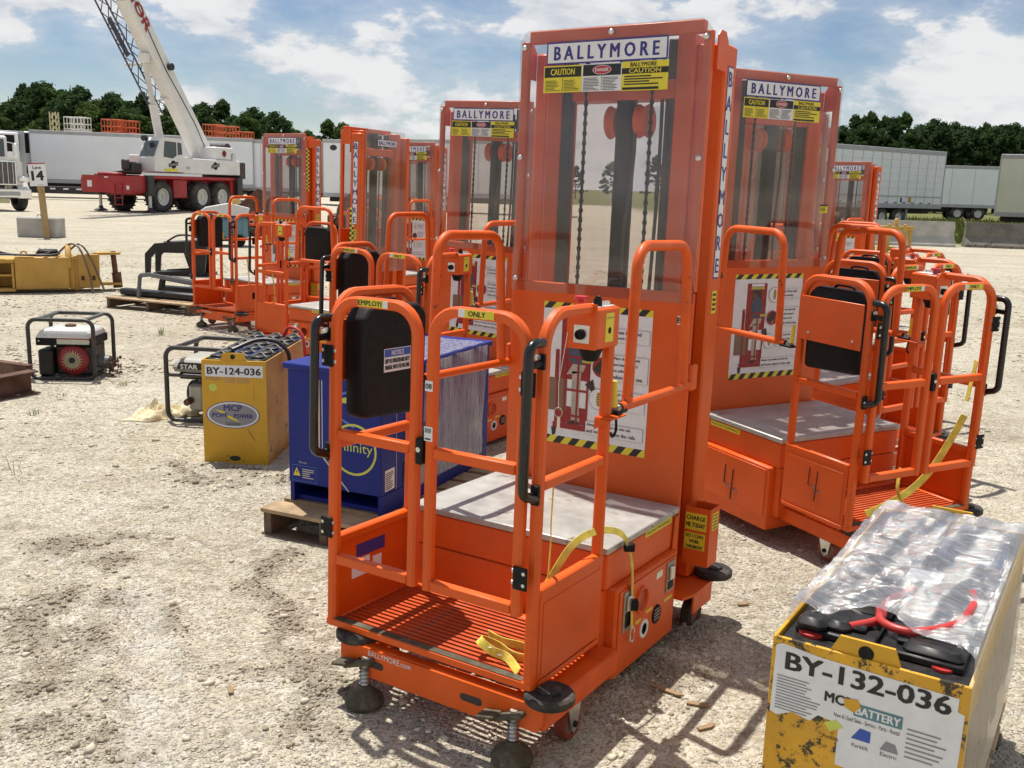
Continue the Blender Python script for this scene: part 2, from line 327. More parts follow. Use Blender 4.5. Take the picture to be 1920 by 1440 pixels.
def rpath(pts, r, n=5, closed=False):
    """polyline with rounded corners"""
    P = [Vector(p) for p in pts]; o = []
    m = len(P)
    for i in range(m):
        if not closed and i in (0, m-1): o.append(P[i]); continue
        a, b = P[i-1]-P[i], P[(i+1) % m]-P[i]; ri = r[i] if isinstance(r, (list, tuple)) else r
        ang = a.angle(b); t = min(ri/math.tan(ang/2), a.length*.49, b.length*.49) if ang < 3.1 else 0
        if t <= 1e-5: o.append(P[i]); continue
        p0, p1 = P[i]+a.normalized()*t, P[i]+b.normalized()*t
        bis = (a.normalized()+b.normalized()).normalized(); rr = t*math.tan(ang/2); c = P[i]+bis*(rr/math.sin(ang/2))
        v0, v1 = p0-c, p1-c; th = v0.angle(v1); ax = v0.cross(v1).normalized()
        for q in range(n+1): o.append(c+Matrix.Rotation(th*q/n, 3, ax) @ v0)
    return o
def smooth_path(pts, n=6):
    """Catmull-Rom through the points"""
    P = [Vector(p) for p in pts]; P = [P[0]*2-P[1]]+P+[P[-1]*2-P[-2]]; o = []
    for i in range(1, len(P)-2):
        for q in range(n):
            t = q/n; a, b, c, d = P[i-1], P[i], P[i+1], P[i+2]
            o.append(0.5*((2*b)+(c-a)*t+(2*a-5*b+4*c-d)*t*t+(3*b-a-3*c+d)*t**3))
    o.append(P[-2]); return o
def empty(name, label, cat, M=None, group=None):
    o = bpy.data.objects.new(name, None); COL.objects.link(o); o.empty_display_size = 0.1
    if M is not None: o.matrix_world = M
    return tag(o, label, cat, group)
def tag(o, label, cat, group=None):
    o['label'] = label; o['category'] = cat
    if group: o['group'] = group
    return o
def place(x, y, z=0.0, yaw=0.0, tx=0.0, ty=0.0):
    return Matrix.Translation((x, y, z)) @ Matrix.Rotation(yaw, 4, 'Z') @ Matrix.Rotation(tx, 4, 'X') @ Matrix.Rotation(ty, 4, 'Y')
X_, Y_, Z_ = Vector((1, 0, 0)), Vector((0, 1, 0)), Vector((0, 0, 1))
def lines(s, o, ex, ey, w, h, n, m='grey_ink', fill=0.55, seed=1):
    """rows of fine print too small to read"""
    rr = random.Random(seed); s.mat(m); o, ex, ey = Vector(o), Vector(ex), Vector(ey)
    for i in range(n): s.sheet(o+ey*(h*(n-1-i)/n), ex, ey, w*rr.uniform(0.6, 1.0), h/n*fill, 0.0007)
    return s
# ------------------------------------------------------------------ ground
def vnoise(x, y, s, seed):
    x = np.asarray(x)*s; y = np.asarray(y)*s; xi = np.floor(x).astype(np.int64); yi = np.floor(y).astype(np.int64); fx = x-xi; fy = y-yi
    def h(a, b):
        n = (a*374761393+b*668265263+seed*974634777) & 0xffffffff; n = ((n ^ (n >> 13))*1274126177) & 0xffffffff; return ((n ^ (n >> 16)) & 0xffff)/65535.0
    u = fx*fx*(3-2*fx); w = fy*fy*(3-2*fy)
    return (h(xi, yi)*(1-u)+h(xi+1, yi)*u)*(1-w)+(h(xi, yi+1)*(1-u)+h(xi+1, yi+1)*u)*w
def fbm(x, y, s, seed, o=4):
    t = 0; a = 0.5
    for i in range(o): t = t+a*vnoise(x, y, s*2**i, seed+i); a *= .5
    return t
def seg_d(x, y, a, b):
    ax, ay, bx, by = a[0], a[1], b[0], b[1]; dx, dy = bx-ax, by-ay; t = np.clip(((x-ax)*dx+(y-ay)*dy)/(dx*dx+dy*dy+1e-9), 0, 1)
    return np.hypot(x-ax-t*dx, y-ay-t*dy)
# loose gravel ridges and a packed wheel track, traced where they lie on the ground
def gp(px, py): p = on_ground(px, py, -0.01); return (p.x, p.y)
RIDGES = [([gp(120, 1020), gp(190, 1050), gp(235, 1015)], 0.10, 0.012), ([gp(120, 1130), gp(160, 1110), gp(205, 1130), gp(195, 1200), gp(215, 1290)], 0.085, 0.022),
          ([gp(30, 1300), gp(110, 1290), gp(190, 1300)], 0.06, 0.014), ([gp(312, 1150), gp(325, 1200), gp(350, 1250), gp(420, 1265), gp(500, 1262)], 0.045, 0.014),
          ([gp(465, 1095), gp(520, 1130), gp(545, 1190), gp(560, 1240), gp(590, 1310)], 0.05, 0.016), ([gp(545, 1035), gp(500, 1060), gp(480, 1095)], 0.05, 0.012),
          ([gp(100, 1360), gp(150, 1400), gp(230, 1415)], 0.08, 0.014), ([gp(400, 870), gp(470, 880), gp(530, 890)], 0.09, 0.02), ([gp(720, 1290), gp(830, 1310), gp(900, 1330)], 0.07, 0.012),
          ([gp(330, 860), gp(370, 900), gp(440, 905)], 0.06, 0.012), ([gp(20, 1110), gp(70, 1180), gp(60, 1250)], 0.11, 0.012), ([gp(640, 1240), gp(600, 1330), gp(560, 1400)], 0.07, 0.008), ([gp(1180, 1270), gp(1290, 1200), gp(1180, 1330)], 0.10, 0.006)]
TRACK = [gp(255, 1120), gp(275, 1200), gp(285, 1300), gp(275, 1440)]
def base_h(x, y):
    return -0.012*np.clip(np.asarray(y, float)-2.4, 0, 4.5)
def gravel_mask(x, y):
    g = np.zeros_like(x)
    for pts, w, h in RIDGES:
        d = np.min([seg_d(x, y, pts[i], pts[i+1]) for i in range(len(pts)-1)], axis=0)
        d = d+(fbm(x, y, 6.0, 51, 3)-.44)*w*1.7
        g = np.maximum(g, np.exp(-np.maximum(d, 0)**2/(w*w*1.9)))
    return g*np.clip((fbm(x, y, 9.0, 71, 4)-.30)*3.6, 0.12, 1.0)
def height(x, y):
    x = np.asarray(x, float); y = np.asarray(y, float); near = np.clip((9-y)/6, 0, 1)
    z = base_h(x, y)+(fbm(x, y, 0.7, 3, 3)-.44)*0.02*np.clip((y-1.0)/6, 0.5, 2.0)
    z = z+near*((fbm(x, y, 4.5, 11, 4)-.47)*0.014+(fbm(x, y, 22, 31, 3)-.44)*0.006)
    for pts, w, h in RIDGES:
        d = np.min([seg_d(x, y, pts[i], pts[i+1]) for i in range(len(pts)-1)], axis=0); z = z+h*np.exp(-(d/w)**2)*(0.5+fbm(x, y, 16, 5, 3))
    d = np.min([seg_d(x, y, TRACK[i], TRACK[i+1]) for i in range(len(TRACK)-1)], axis=0); tr = np.exp(-(d/0.075)**4)
    return z-0.015*tr
def gz(x, y): return float(height(np.array([x]), np.array([y]))[0])
def axis(lo, hi, step, far0, far1, k):
    a = list(np.arange(lo, hi, step)); s = step; x = hi
    while x < far1: a.append(x); s *= k; x += s
    a.append(far1); s = step; x = lo-step; b = []
    while x > far0: b.append(x); s *= k; x -= s
    b.append(far0); return np.array(b[::-1]+a)
gx = axis(-2.6, 2.0, 0.014, -900, 900, 1.06); gy = axis(1.15, 5.2, 0.014, -40, 1500, 1.045)
GX, GY = np.meshgrid(gx, gy); GZ = height(GX, GY); nx, ny = len(gx), len(gy)
gm = bpy.data.meshes.new('ground'); gm.vertices.add(nx*ny); gm.vertices.foreach_set('co', np.stack([GX, GY, GZ], -1).ravel())
ii = (np.arange(ny-1)[:, None]*nx+np.arange(nx-1)[None, :]).ravel(); q = np.stack([ii, ii+1, ii+nx+1, ii+nx], -1).astype(np.int32)
gm.loops.add(q.size); gm.loops.foreach_set('vertex_index', q.ravel()); gm.polygons.add(len(q)); gm.polygons.foreach_set('loop_start', np.arange(0, q.size, 4, dtype=np.int32))
gm.polygons.foreach_set('use_smooth', np.ones(len(q), bool)); gm.update(); gm.validate()
att = gm.attributes.new('gravel', 'FLOAT', 'POINT'); att.data.foreach_set('value', gravel_mask(GX.ravel(), GY.ravel()).astype(np.float32))
dtr = np.min([seg_d(GX.ravel(), GY.ravel(), TRACK[i], TRACK[i+1]) for i in range(len(TRACK)-1)], axis=0)
att = gm.attributes.new('track', 'FLOAT', 'POINT'); att.data.foreach_set('value', np.exp(-(dtr/0.08)**4).astype(np.float32))
m = bpy.data.materials.new('sand'); m.use_nodes = True; t = m.node_tree; b = t.nodes['Principled BSDF']; nd = t.nodes.new; lk = t.links.new; b.inputs['Roughness'].default_value = 0.95; b.inputs['Specular IOR Level'].default_value = 0.15
tcn = nd('ShaderNodeTexCoord')
def gn_(s, d=5, r=0.6):
    n = nd('ShaderNodeTexNoise'); n.inputs['Scale'].default_value = s; n.inputs['Detail'].default_value = d; n.inputs['Roughness'].default_value = r; lk(tcn.outputs['Object'], n.inputs['Vector']); return n.outputs['Fac']
def gr_(f, a, z, c0, c1):
    r = nd('ShaderNodeValToRGB'); e = r.color_ramp.elements; e[0].position = a; e[1].position = z; e[0].color = c0; e[1].color = c1; lk(f, r.inputs[0]); return r.outputs[0]
def gmx(f, a, c, bl='MIX'):
    x = nd('ShaderNodeMix'); x.data_type = 'RGBA'; x.blend_type = bl
    lk(f, x.inputs[0]) if not isinstance(f, float) else setattr(x.inputs[0], 'default_value', f)
    for i, cc_ in ((6, a), (7, c)): (lk(cc_, x.inputs[i]) if not isinstance(cc_, tuple) else setattr(x.inputs[i], 'default_value', cc_))
    return x.outputs[2]
c1 = gr_(gn_(0.55, 6, 0.6), 0.32, 0.68, (0.48, 0.43, 0.335, 1), (0.62, 0.57, 0.455, 1))
c1 = gmx(gr_(gn_(3.2, 6, 0.65), 0.45, 0.72, (0, 0, 0, 1), (0.6, 0.6, 0.6, 1)), c1, (0.36, 0.30, 0.21, 1))
c1 = gmx(gr_(gn_(0.09, 4, 0.6), 0.5, 0.7, (0, 0, 0, 1), (0.55, 0.55, 0.55, 1)), c1, (0.56, 0.50, 0.37, 1))
mpt = nd('ShaderNodeMapping'); mpt.inputs['Scale'].default_value = (0.10, 1.1, 1.0); mpt.inputs['Rotation'].default_value = (0, 0, 0.12); lk(tcn.outputs['Object'], mpt.inputs[0])
ntk = nd('ShaderNodeTexNoise'); ntk.inputs['Scale'].default_value = 1.0; ntk.inputs['Detail'].default_value = 6; ntk.inputs['Roughness'].default_value = 0.65; lk(mpt.outputs[0], ntk.inputs['Vector'])
c1 = gmx(gr_(ntk.outputs['Fac'], 0.46, 0.68, (0, 0, 0, 1), (0.6, 0.6, 0.6, 1)), c1, (0.34, 0.285, 0.20, 1))     # old wheel tracks crossing the lot
vo = nd('ShaderNodeTexVoronoi'); vo.inputs['Scale'].default_value = 75; lk(tcn.outputs['Object'], vo.inputs['Vector'])
vc = nd('ShaderNodeSeparateColor'); lk(vo.outputs['Color'], vc.inputs[0])
c1 = gmx(gr_(vc.outputs[0], 0.55, 1.0, (0, 0, 0, 1), (0.55, 0.55, 0.55, 1)), c1, (0.66, 0.62, 0.53, 1))
c1 = gmx(gr_(vc.outputs[1], 0.72, 1.0, (0, 0, 0, 1), (0.55, 0.55, 0.55, 1)), c1, (0.27, 0.23, 0.175, 1))
vo2 = nd('ShaderNodeTexVoronoi'); vo2.inputs['Scale'].default_value = 24; lk(tcn.outputs['Object'], vo2.inputs['Vector']); vc2 = nd('ShaderNodeSeparateColor'); lk(vo2.outputs['Color'], vc2.inputs[0])
c1 = gmx(gr_(vc2.outputs[0], 0.70, 1.0, (0, 0, 0, 1), (0.5, 0.5, 0.5, 1)), c1, (0.25, 0.215, 0.165, 1)); c1 = gmx(gr_(vc2.outputs[1], 0.75, 1.0, (0, 0, 0, 1), (0.5, 0.5, 0.5, 1)), c1, (0.63, 0.60, 0.53, 1))
c1 = gmx(gr_(gn_(11, 7, 0.75), 0.54, 0.70, (0, 0, 0, 1), (0.38, 0.38, 0.38, 1)), c1, (0.30, 0.255, 0.19, 1))
ga = nd('ShaderNodeAttribute'); ga.attribute_name = 'gravel'; gt = nd('ShaderNodeAttribute'); gt.attribute_name = 'track'
c1 = gmx(gr_(ga.outputs['Fac'], 0.25, 0.9, (0, 0, 0, 1), (0.75, 0.75, 0.75, 1)), c1, (0.27, 0.23, 0.175, 1))
tm = nd('ShaderNodeMath'); tm.operation = 'MULTIPLY'; lk(gt.outputs['Fac'], tm.inputs[0]); lk(gr_(gn_(9, 5, 0.65), 0.42, 0.66, (0.1, 0.1, 0.1, 1), (0.7, 0.7, 0.7, 1)), tm.inputs[1])
c1 = gmx(tm.outputs[0], c1, (0.60, 0.58, 0.53, 1))
# far right: the lot ends in rough grass
sx = nd('ShaderNodeSeparateXYZ'); lk(tcn.outputs['Object'], sx.inputs[0])
ma = nd('ShaderNodeMath'); ma.operation = 'MULTIPLY_ADD'; lk(sx.outputs[0], ma.inputs[0]); ma.inputs[1].default_value = 0.06; lk(sx.outputs[1], ma.inputs[2])
mb_ = nd('ShaderNodeMath'); mb_.operation = 'MULTIPLY_ADD'; lk(gn_(0.25, 5, 0.6), mb_.inputs[0]); mb_.inputs[1].default_value = 7.0; lk(ma.outputs[0], mb_.inputs[2])
gfy = nd('ShaderNodeMapRange'); gfy.inputs[1].default_value = 36.5; gfy.inputs[2].default_value = 38.5; lk(mb_.outputs[0], gfy.inputs[0])
gfx = nd('ShaderNodeMapRange'); gfx.inputs[1].default_value = 8; gfx.inputs[2].default_value = 11; lk(sx.outputs[0], gfx.inputs[0])
gfa = nd('ShaderNodeMath'); gfa.operation = 'MULTIPLY'; lk(gfy.outputs[0], gfa.inputs[0]); lk(gfx.outputs[0], gfa.inputs[1])
gff = nd('ShaderNodeMapRange'); gff.inputs[1].default_value = 90; gff.inputs[2].default_value = 95; lk(sx.outputs[1], gff.inputs[0])
gmaxn = nd('ShaderNodeMath'); gmaxn.operation = 'MAXIMUM'; lk(gfa.outputs[0], gmaxn.inputs[0]); lk(gff.outputs[0], gmaxn.inputs[1])
grs = gr_(gn_(1.2, 6, 0.7), 0.35, 0.7, (0.10, 0.12, 0.035, 1), (0.20, 0.19, 0.08, 1))
c1 = gmx(gmaxn.outputs[0], c1, grs); lk(c1, b.inputs['Base Color'])
bp = nd('ShaderNodeBump'); bp.inputs['Strength'].default_value = 0.9; bp.inputs['Distance'].default_value = 0.012; lk(gr_(vo.outputs['Distance'], 0.0, 0.7, (1, 1, 1, 1), (0, 0, 0, 1)), bp.inputs['Height'])
bp2 = nd('ShaderNodeBump'); bp2.inputs['Strength'].default_value = 0.7; bp2.inputs['Distance'].default_value = 0.02; lk(gn_(38, 6, 0.7), bp2.inputs['Height']); lk(bp.outputs[0], bp2.inputs['Normal'])
bp3 = nd('ShaderNodeBump'); bp3.inputs['Strength'].default_value = 0.6; bp3.inputs['Distance'].default_value = 0.09; lk(gn_(3.0, 6, 0.65), bp3.inputs['Height']); lk(bp2.outputs[0], bp3.inputs['Normal'])
lk(bp3.outputs[0], b.inputs['Normal']); MATS['sand'] = m; gm.materials.append(m)
go = link_mesh('ground', gm); go['kind'] = 'structure'

# loose stones, too many to count
def rock_proto(sub, seed):
    r = np.random.default_rng(seed); t = (1+5**.5)/2
    if sub == 0:
        V = np.array([(1, 0, 0), (-1, 0, 0), (0, 1, 0), (0, -1, 0), (0, 0, 1), (0, 0, -1)], float)
        Fc = [(0, 2, 4), (2, 1, 4), (1, 3, 4), (3, 0, 4), (2, 0, 5), (1, 2, 5), (3, 1, 5), (0, 3, 5)]
    else:
        V = np.array([(-1, t, 0), (1, t, 0), (-1, -t, 0), (1, -t, 0), (0, -1, t), (0, 1, t), (0, -1, -t), (0, 1, -t), (t, 0, -1), (t, 0, 1), (-t, 0, -1), (-t, 0, 1)], float)/1.9
        Fc = [(0, 11, 5), (0, 5, 1), (0, 1, 7), (0, 7, 10), (0, 10, 11), (1, 5, 9), (5, 11, 4), (11, 10, 2), (10, 7, 6), (7, 1, 8), (3, 9, 4), (3, 4, 2), (3, 2, 6), (3, 6, 8), (3, 8, 9), (4, 9, 5), (2, 4, 11), (6, 2, 10), (8, 6, 7), (9, 8, 1)]
    V = V*r.uniform(0.7, 1.25, (len(V), 1)); V[:, 2] *= 0.65; return V, np.array(Fc)
def scatter(name, pos, size, sub, matname, label, seed):
    n = len(pos); V, Fc = rock_proto(sub, seed); r = np.random.default_rng(seed+99); k = len(V)
    a = r.uniform(0, 6.28, n); ca, sa = np.cos(a), np.sin(a); st = r.uniform(0.65, 1.35, (n, 1, 3)); P = V[None]*st*size[:, None, None]*r.uniform(0.85, 1.15, (n, k, 1))
    Q = np.stack([P[..., 0]*ca[:, None]-P[..., 1]*sa[:, None], P[..., 0]*sa[:, None]+P[..., 1]*ca[:, None], P[..., 2]], -1)+pos[:, None, :]
    me = bpy.data.meshes.new(name); me.vertices.add(n*k); me.vertices.foreach_set('co', Q.ravel()); f = (Fc[None]+np.arange(n)[:, None, None]*k).reshape(-1, 3).astype(np.int32)
    me.loops.add(f.size); me.loops.foreach_set('vertex_index', f.ravel()); me.polygons.add(len(f)); me.polygons.foreach_set('loop_start', np.arange(0, f.size, 3, dtype=np.int32)); me.update(); me.validate()
    me.materials.append(MATS[matname]); o = link_mesh(name, me); o['kind'] = 'stuff'; tag(o, label, 'gravel'); return o
def stone_pos(n, lo, hi, y0, y1, seed, mask=None):
    r = np.random.default_rng(seed); y = y0*(y1/y0)**r.uniform(0, 1, n*4); half = y*0.60+0.2; x = r.uniform(-1, 1, n*4)*half; keep = np.ones(n*4, bool)
    dens = fbm(x, y, 1.6, 77, 3)
    if mask: keep = gravel_mask(x, y) > r.uniform(0.12, 1.0, n*4)
    else: keep = dens > r.uniform(0.28, 0.62, n*4)
    tr_ = np.min([seg_d(x, y, TRACK[i], TRACK[i+1]) for i in range(len(TRACK)-1)], axis=0); keep &= (tr_ > 0.085) | (r.random(n*4) < .3)
    x, y = x[keep][:n], y[keep][:n]; s = lo*(hi/lo)**(r.uniform(0, 1, len(x))**2.2); s = s*np.clip(y/3.0, 1, 2.2)**0.6
    return np.stack([x, y, height(x, y)+s*0.15], -1), s
p_, s_ = stone_pos(70000, 0.0016, 0.0062, 1.2, 9.5, 1); scatter('small_stone', p_, s_, 0, 'stone', 'small pale loose stones strewn over the sandy lot', 5)
p_, s_ = stone_pos(22000, 0.0024, 0.0095, 1.2, 6.5, 2, True); scatter('ridge_gravel', p_, s_, 1, 'stone_dark', 'darker loose gravel heaped in low ridges around the wheel track', 6)
p_, s_ = stone_pos(9000, 0.006, 0.016, 7.0, 20, 13); scatter('far_stone', p_, s_, 0, 'stone', 'pale stones strewn over the middle of the lot', 15)
p_, s_ = stone_pos(1500, 0.006, 0.015, 1.2, 8, 3); scatter('pebble', p_, s_, 1, 'stone', 'scattered bigger pebbles lying on the sandy lot', 8)
p_, s_ = stone_pos(1000, 0.006, 0.015, 1.2, 6, 4, True); scatter('ridge_pebble', p_, s_, 1, 'stone_dark', 'bigger grey pebbles among the ridges of loose gravel', 9)
# ------------------------------------------------------------------ stock picker lifts
# lift frame: x across, y from gate (0) back to mast, z up; origin on the ground under the gate
W, D, ZB, ZP, ZT, ZD, VD1, VM, WM, ZM, ZX = .3465, .373, .194, .46, 1.164, .466, .909, .944, .34, 1.99, 1.158
LIFT = []          # (key, name, mesh, parent key, tier) ; tier 0 always, 1 near lifts, 2 nearest only
def lp(key, name, m, parent=None, tier=0, **k): LIFT.append((key, name, m.build(name, link=False, **k), parent, tier)); return key
FX, FZ, FY = X_, Z_, -Y_      # print on front faces: ex = +x, ey = +z  (normal -y)
def Myrot(x, y, z): return Matrix.Translation((x, y, z)) @ Matrix.Rotation(math.pi/2, 4, 'Y')
# --- undercarriage
lp('outrigger-1', 'outrigger', mb('orange_worn').box(-W+.05, -W+.13, .0, .42, .095, .165, .008)); lp('outrigger1', 'outrigger', mb('orange_worn').box(W-.07, W+.045, .0, .42, .095, .165, .008))
b = mb('orange_worn'); pl = [(-W+.075, .17), (-W+.075, .125), (-W+.09, .10), (-W+.12, .10), (-W+.135, .135), (-W+.16, .135), (-W+.18, .085), (W-.13, .085), (W-.11, .12), (W-.05, .12), (W-.03, .10), (W+.03, .10), (W+.045, .125), (W+.045, .17)]
b.prism(pl, (0, -.006, 0), X_, Z_, .008); b.box(-W+.075, W+.045, -.006, .03, .160, .172, .003)
for cx in (-.155, .175): b.mat('photo_dark').poly([(cx+(.024 if abs(a) < 1.58 else -.024)+.011*math.cos(a), .128+.011*math.sin(a)) for a in [i*2*math.pi/14-math.pi/2 for i in range(14)]], (0, -.0142, 0), X_, Z_, .0006)
b.mat('white_st').text('BALLYMORE.com', (-.10, -.0142, .158), X_, Z_, .016, .15, lift=.0008)
lp('front_plate', 'front_plate', b)
for s in (-1, 1):
    x = W-.035 if s > 0 else -W+.165
    k = lp('foot%d' % s, 'leveling_foot', mb('foot').lathe([(.0, .002), (.052, .004), (.056, .018), (.05, .032), (.022, .05), (.016, .062), (.0, .062)], Matrix.Translation((x, -.02, 0)), 20))
    b = mb('steel_dull').cyl((x, -.02, .06), (x, -.02, .145), .010, 12)
    for i in range(5): b.mat('steel').lathe([(.012, -.004), (.017, 0), (.012, .004)], Matrix.Translation((x, -.02, .068+.011*i)), 14)
    lp('spring%d' % s, 'spring', b, k, 1)
    b = mb('foot').box(x-.065, x+.04, -.04, .0, .122, .138, .004, Matrix.Translation((x, .03, .11)) @ Matrix.Rotation(-.35, 4, 'Y') @ Matrix.Translation((-x, -.03, -.11)))
    b.mat('foot').box(x-.085, x-.03, -.065, -.02, .130, .140, .003, Matrix.Translation((x, .03, .11)) @ Matrix.Rotation(-.2, 4, 'Y') @ Matrix.Translation((-x, -.03, -.11)))
    lp('pedal%d' % s, 'foot_pedal', b, k)
    # front caster
    wx = W+.02 if s > 0 else -W+.09; wy = .17
    k = lp('caster%d' % s, 'caster', mb('steel').prism([(-.035, .10), (-.015, .035), (0, .02), (.018, .035), (.03, .10)], (wx+s*.018, wy, 0), Y_ if s > 0 else -Y_, Z_, .004).mat('black').cyl((wx-s*.02, wy, .047), (wx+s*.027, wy, .047), .009, 10))
    lp('tyre%d' % s, 'tyre', mb('tyre_red').lathe([(.030, -.015), (.044, -.016), (.047, -.010), (.047, .010), (.044, .016), (.030, .015)], Myrot(wx, wy, .047), 24, False), k)
    lp('hub%d' % s, 'hub', mb('steel_dull').lathe([(0, -.011), (.030, -.013), (.030, .013), (0, .011)], Myrot(wx, wy, .047), 20), k, 1)
    # bumper discs
    for nm, bx, by, bz in (('f', W+.035 if s > 0 else -W+.095, .035, .166), ('r', s*(W+.055), 1.13, .176)):
        k2 = lp('bump%s%d' % (nm, s), 'bumper_disc', mb('rubber').lathe([(.0, 0), (.060, .0), (.066, .006), (.066, .022), (.060, .028), (.0, .028)], Matrix.Translation((bx, by, bz)), 28))
        lp('bcap%s%d' % (nm, s), 'cap', mb('rubber').lathe([(.030, .0285), (.030, .036), (.026, .038), (0, .038)], Matrix.Translation((bx, by, bz)), 20), k2, 1)
    # rear wheel and its plate
    wx = s*(W+.012); wy = 1.06
    k = lp('rwheel%d' % s, 'rear_wheel', mb('rubber').lathe([(.026, -.018), (.048, -.02), (.055, -.012), (.055, .012), (.048, .02), (.026, .018)], Myrot(wx, wy, .055), 24, False))
    lp('rhub%d' % s, 'hub', mb('tyre_red').lathe([(0, -.012), (.026, -.016), (.026, .016), (.012, .02), (0, .02)], Myrot(wx, wy, .055), 16), k, 1)
b = mb('orange_worn').prism([(-W-.05, .87), (W+.05, .87), (W+.07, .93), (W+.07, 1.10), (W+.04, 1.16), (-W-.04, 1.16), (-W-.07, 1.10), (-W-.07, .93)], (0, 0, .165), X_, Y_, .010)
for s in (-1, 1): b.box(min(s*(W+.058), s*(W+.066)), max(s*(W+.058), s*(W+.066)), .935, 1.10, .10, .1655, .002)
b.box(-W-.03, W+.03, 1.145, 1.157, .09, .1655, .002)
lp('rear_platform', 'rear_platform', b)
# --- body with battery compartment
b = mb('orange').box(-W-.022, W+.022, .43, .872, .055, .335, .006); b.box(-W, W, .40, .90, .336, .443, .004); b.box(-W+.01, W-.01, .395, .43, .12, .335, .003)
for s in (-1, 1):
    b.prism([(.845, .165), (.90, .165), (.90, .44), (.872, .44)], (s*(W+.004), 0, 0) if s > 0 else (-(W+.004), 0, 0), Y_, Z_, .004)
    b.box(min(s*(W+.0225), s*(W+.0262)), max(s*(W+.0225), s*(W+.0262)), .445, .855, .115, .322, .003)
lp('body', 'battery_box', b)
b = mb('alu').box(-W-.004, W+.004, .392, VD1, .445, ZD, .003)
for s in (-1, 1):
    for yy in (.50, .70, .86): b.mat('steel_dull').lathe([(.006, 0), (.006, .002), (.003, .003), (0, .003)], Matrix.Translation((s*(W+.004), yy, .455)) @ Matrix.Rotation(s*math.pi/2, 4, 'Y'), 10)
lp('deck', 'deck_plate', b)
for s in (-1, 1):
    ex = Y_ if s > 0 else -Y_
    b = mb('yellow_st').sheet((s*(W+.0006), .655 if s > 0 else .655, .425), ex, Z_, .20, .022, 0) if s > 0 else mb('yellow_st').sheet((-(W+.0006), .855, .418), ex, Z_, .20, .022, 0)
    b.mat('black_ink').text('THIS IS NOT AN ENTRANCE', (s*(W+.0006), .755, .436 if s > 0 else .429), ex, Z_, .009, .185)
    lp('entr%d' % s, 'warning_strip', b, 'body', 1)
xs = W+.0264
for y0 in (.468, .778):
    b = MB()
    b.mat('steel_dull').box(xs, xs+.004, y0, y0+.058, .19 if y0 < .6 else .215, .315, .002); b.mat('steel').box(xs+.004, xs+.012, y0+.012, y0+.046, .255, .30, .003); b.mat('black').box(xs+.004, xs+.007, y0+.01, y0+.048, .205 if y0 < .6 else .225, .25, .002)
    lp('latch%d' % (y0 > .6), 'latch', b, 'body', 1)
b = mb('photo_red').lathe([(0, .001), (.036, .001), (.038, .004), (.0385, 0)], Matrix.Translation((xs, .595, .255)) @ Matrix.Rotation(math.pi/2, 4, 'Y'), 24)
b.mat('orange').lathe([(.034, .001), (.036, .008), (.042, .008), (.043, 0)], Matrix.Translation((xs, .595, .255)) @ Matrix.Rotation(math.pi/2, 4, 'Y'), 24); lp('grip', 'hand_hole', b, 'body', 1)
b = mb('white_st').lathe([(.018, 0), (.018, .003), (.030, .003), (.030, 0)], Matrix.Translation((xs, .625, .152)) @ Matrix.Rotation(math.pi/2, 4, 'Y'), 20, False)
b.mat('black').lathe([(0, .0015), (.018, .0015)], Matrix.Translation((xs, .625, .152)) @ Matrix.Rotation(math.pi/2, 4, 'Y'), 20); lp('socket', 'charging_socket', b, 'body', 1)
b = mb('black').lathe([(0, .002), (.026, .002), (.03, .004), (.031, 0)], Matrix.Translation((xs, .715, .168)) @ Matrix.Rotation(math.pi/2, 4, 'Y'), 20)
for i in range(4): b.mat('steel_dull').box(xs+.003, xs+.005, .692+.003*abs(i-1.5), .738-.003*abs(i-1.5), .153+.01*i, .157+.01*i)
lp('speaker', 'horn_grille', b, 'body', 1)
b = mb('yellow_st').box(xs, xs+.0008, .775, .835, .186, .196).box(xs, xs+.0008, .56, .60, .185, .195).box(xs, xs+.0008, .635, .68, .195, .204); b.mat('steel').box(xs, xs+.001, .70, .745, .285, .307); lp('tags', 'rating_tag', b, 'body', 1)
# --- platform
b = mb('orange').box(-W, W, -.002, .028, ZB, ZB+.022, .003).box(-W, W, D-.03, D, ZB, ZB+.022, .003).box(-W, -W+.03, .0285, D-.0305, ZB, ZB+.022, .003).box(W-.03, W, .0285, D-.0305, ZB, ZB+.022, .003).box(-.008, .008, .0285, D-.0305, ZB, ZB+.010, .001)
b.mat('foot').box(-W+.03, W-.03, .0, .024, ZB+.0222, ZB+.0235); lp('floor', 'floor_frame', b)
slat = mb('orange_floor').box(-W+.031, W-.031, .0, .0115, ZB+.0105, ZB+.0195).build('slat', link=False)
ns = 15
for i in range(ns): LIFT.append(('slat%d' % i, 'slat', slat, 'floor', 1, (0, .037+i*(D-.078)/(ns-1), 0)))
for s in (-1, 1):
    b = mb('orange').box(min(s*W, s*(W-.006)), max(s*W, s*(W-.006)), .03, D-.002, ZB+.0, ZP-.02, .002)
    b.box(min(s*(W+.002), s*(W-.026)), max(s*(W+.002), s*(W-.026)), .0285, D, ZP-.028, ZP, .005)
    b.box(min(s*W, s*(W+.004)), max(s*W, s*(W+.004)), .031, D-.01, ZB+.001, ZB+.016, .0015)
    b.box(min(s*W, s*(W+.002)), max(s*W, s*(W+.002)), .045, D-.02, ZB+.03, ZP-.042, .001)
    lp('panel%d' % s, 'kick_panel', b)
b = mb('blue_ink').box(-W+.0066, -W+.0075, .12, .25, .36, .40).mat('white_st').box(-W+.0066, -W+.0075, .10, .18, .30, .355).box(-W+.0066, -W+.0075, .195, .235, .285, .345)
b.mat('black_ink'); lines(b, (-W+.0076, .175, .302), -Y_*-1, Z_, .07, .05, 6, 'grey_ink') if False else None
lp('decal', 'decal', b, 'panel-1', 2)
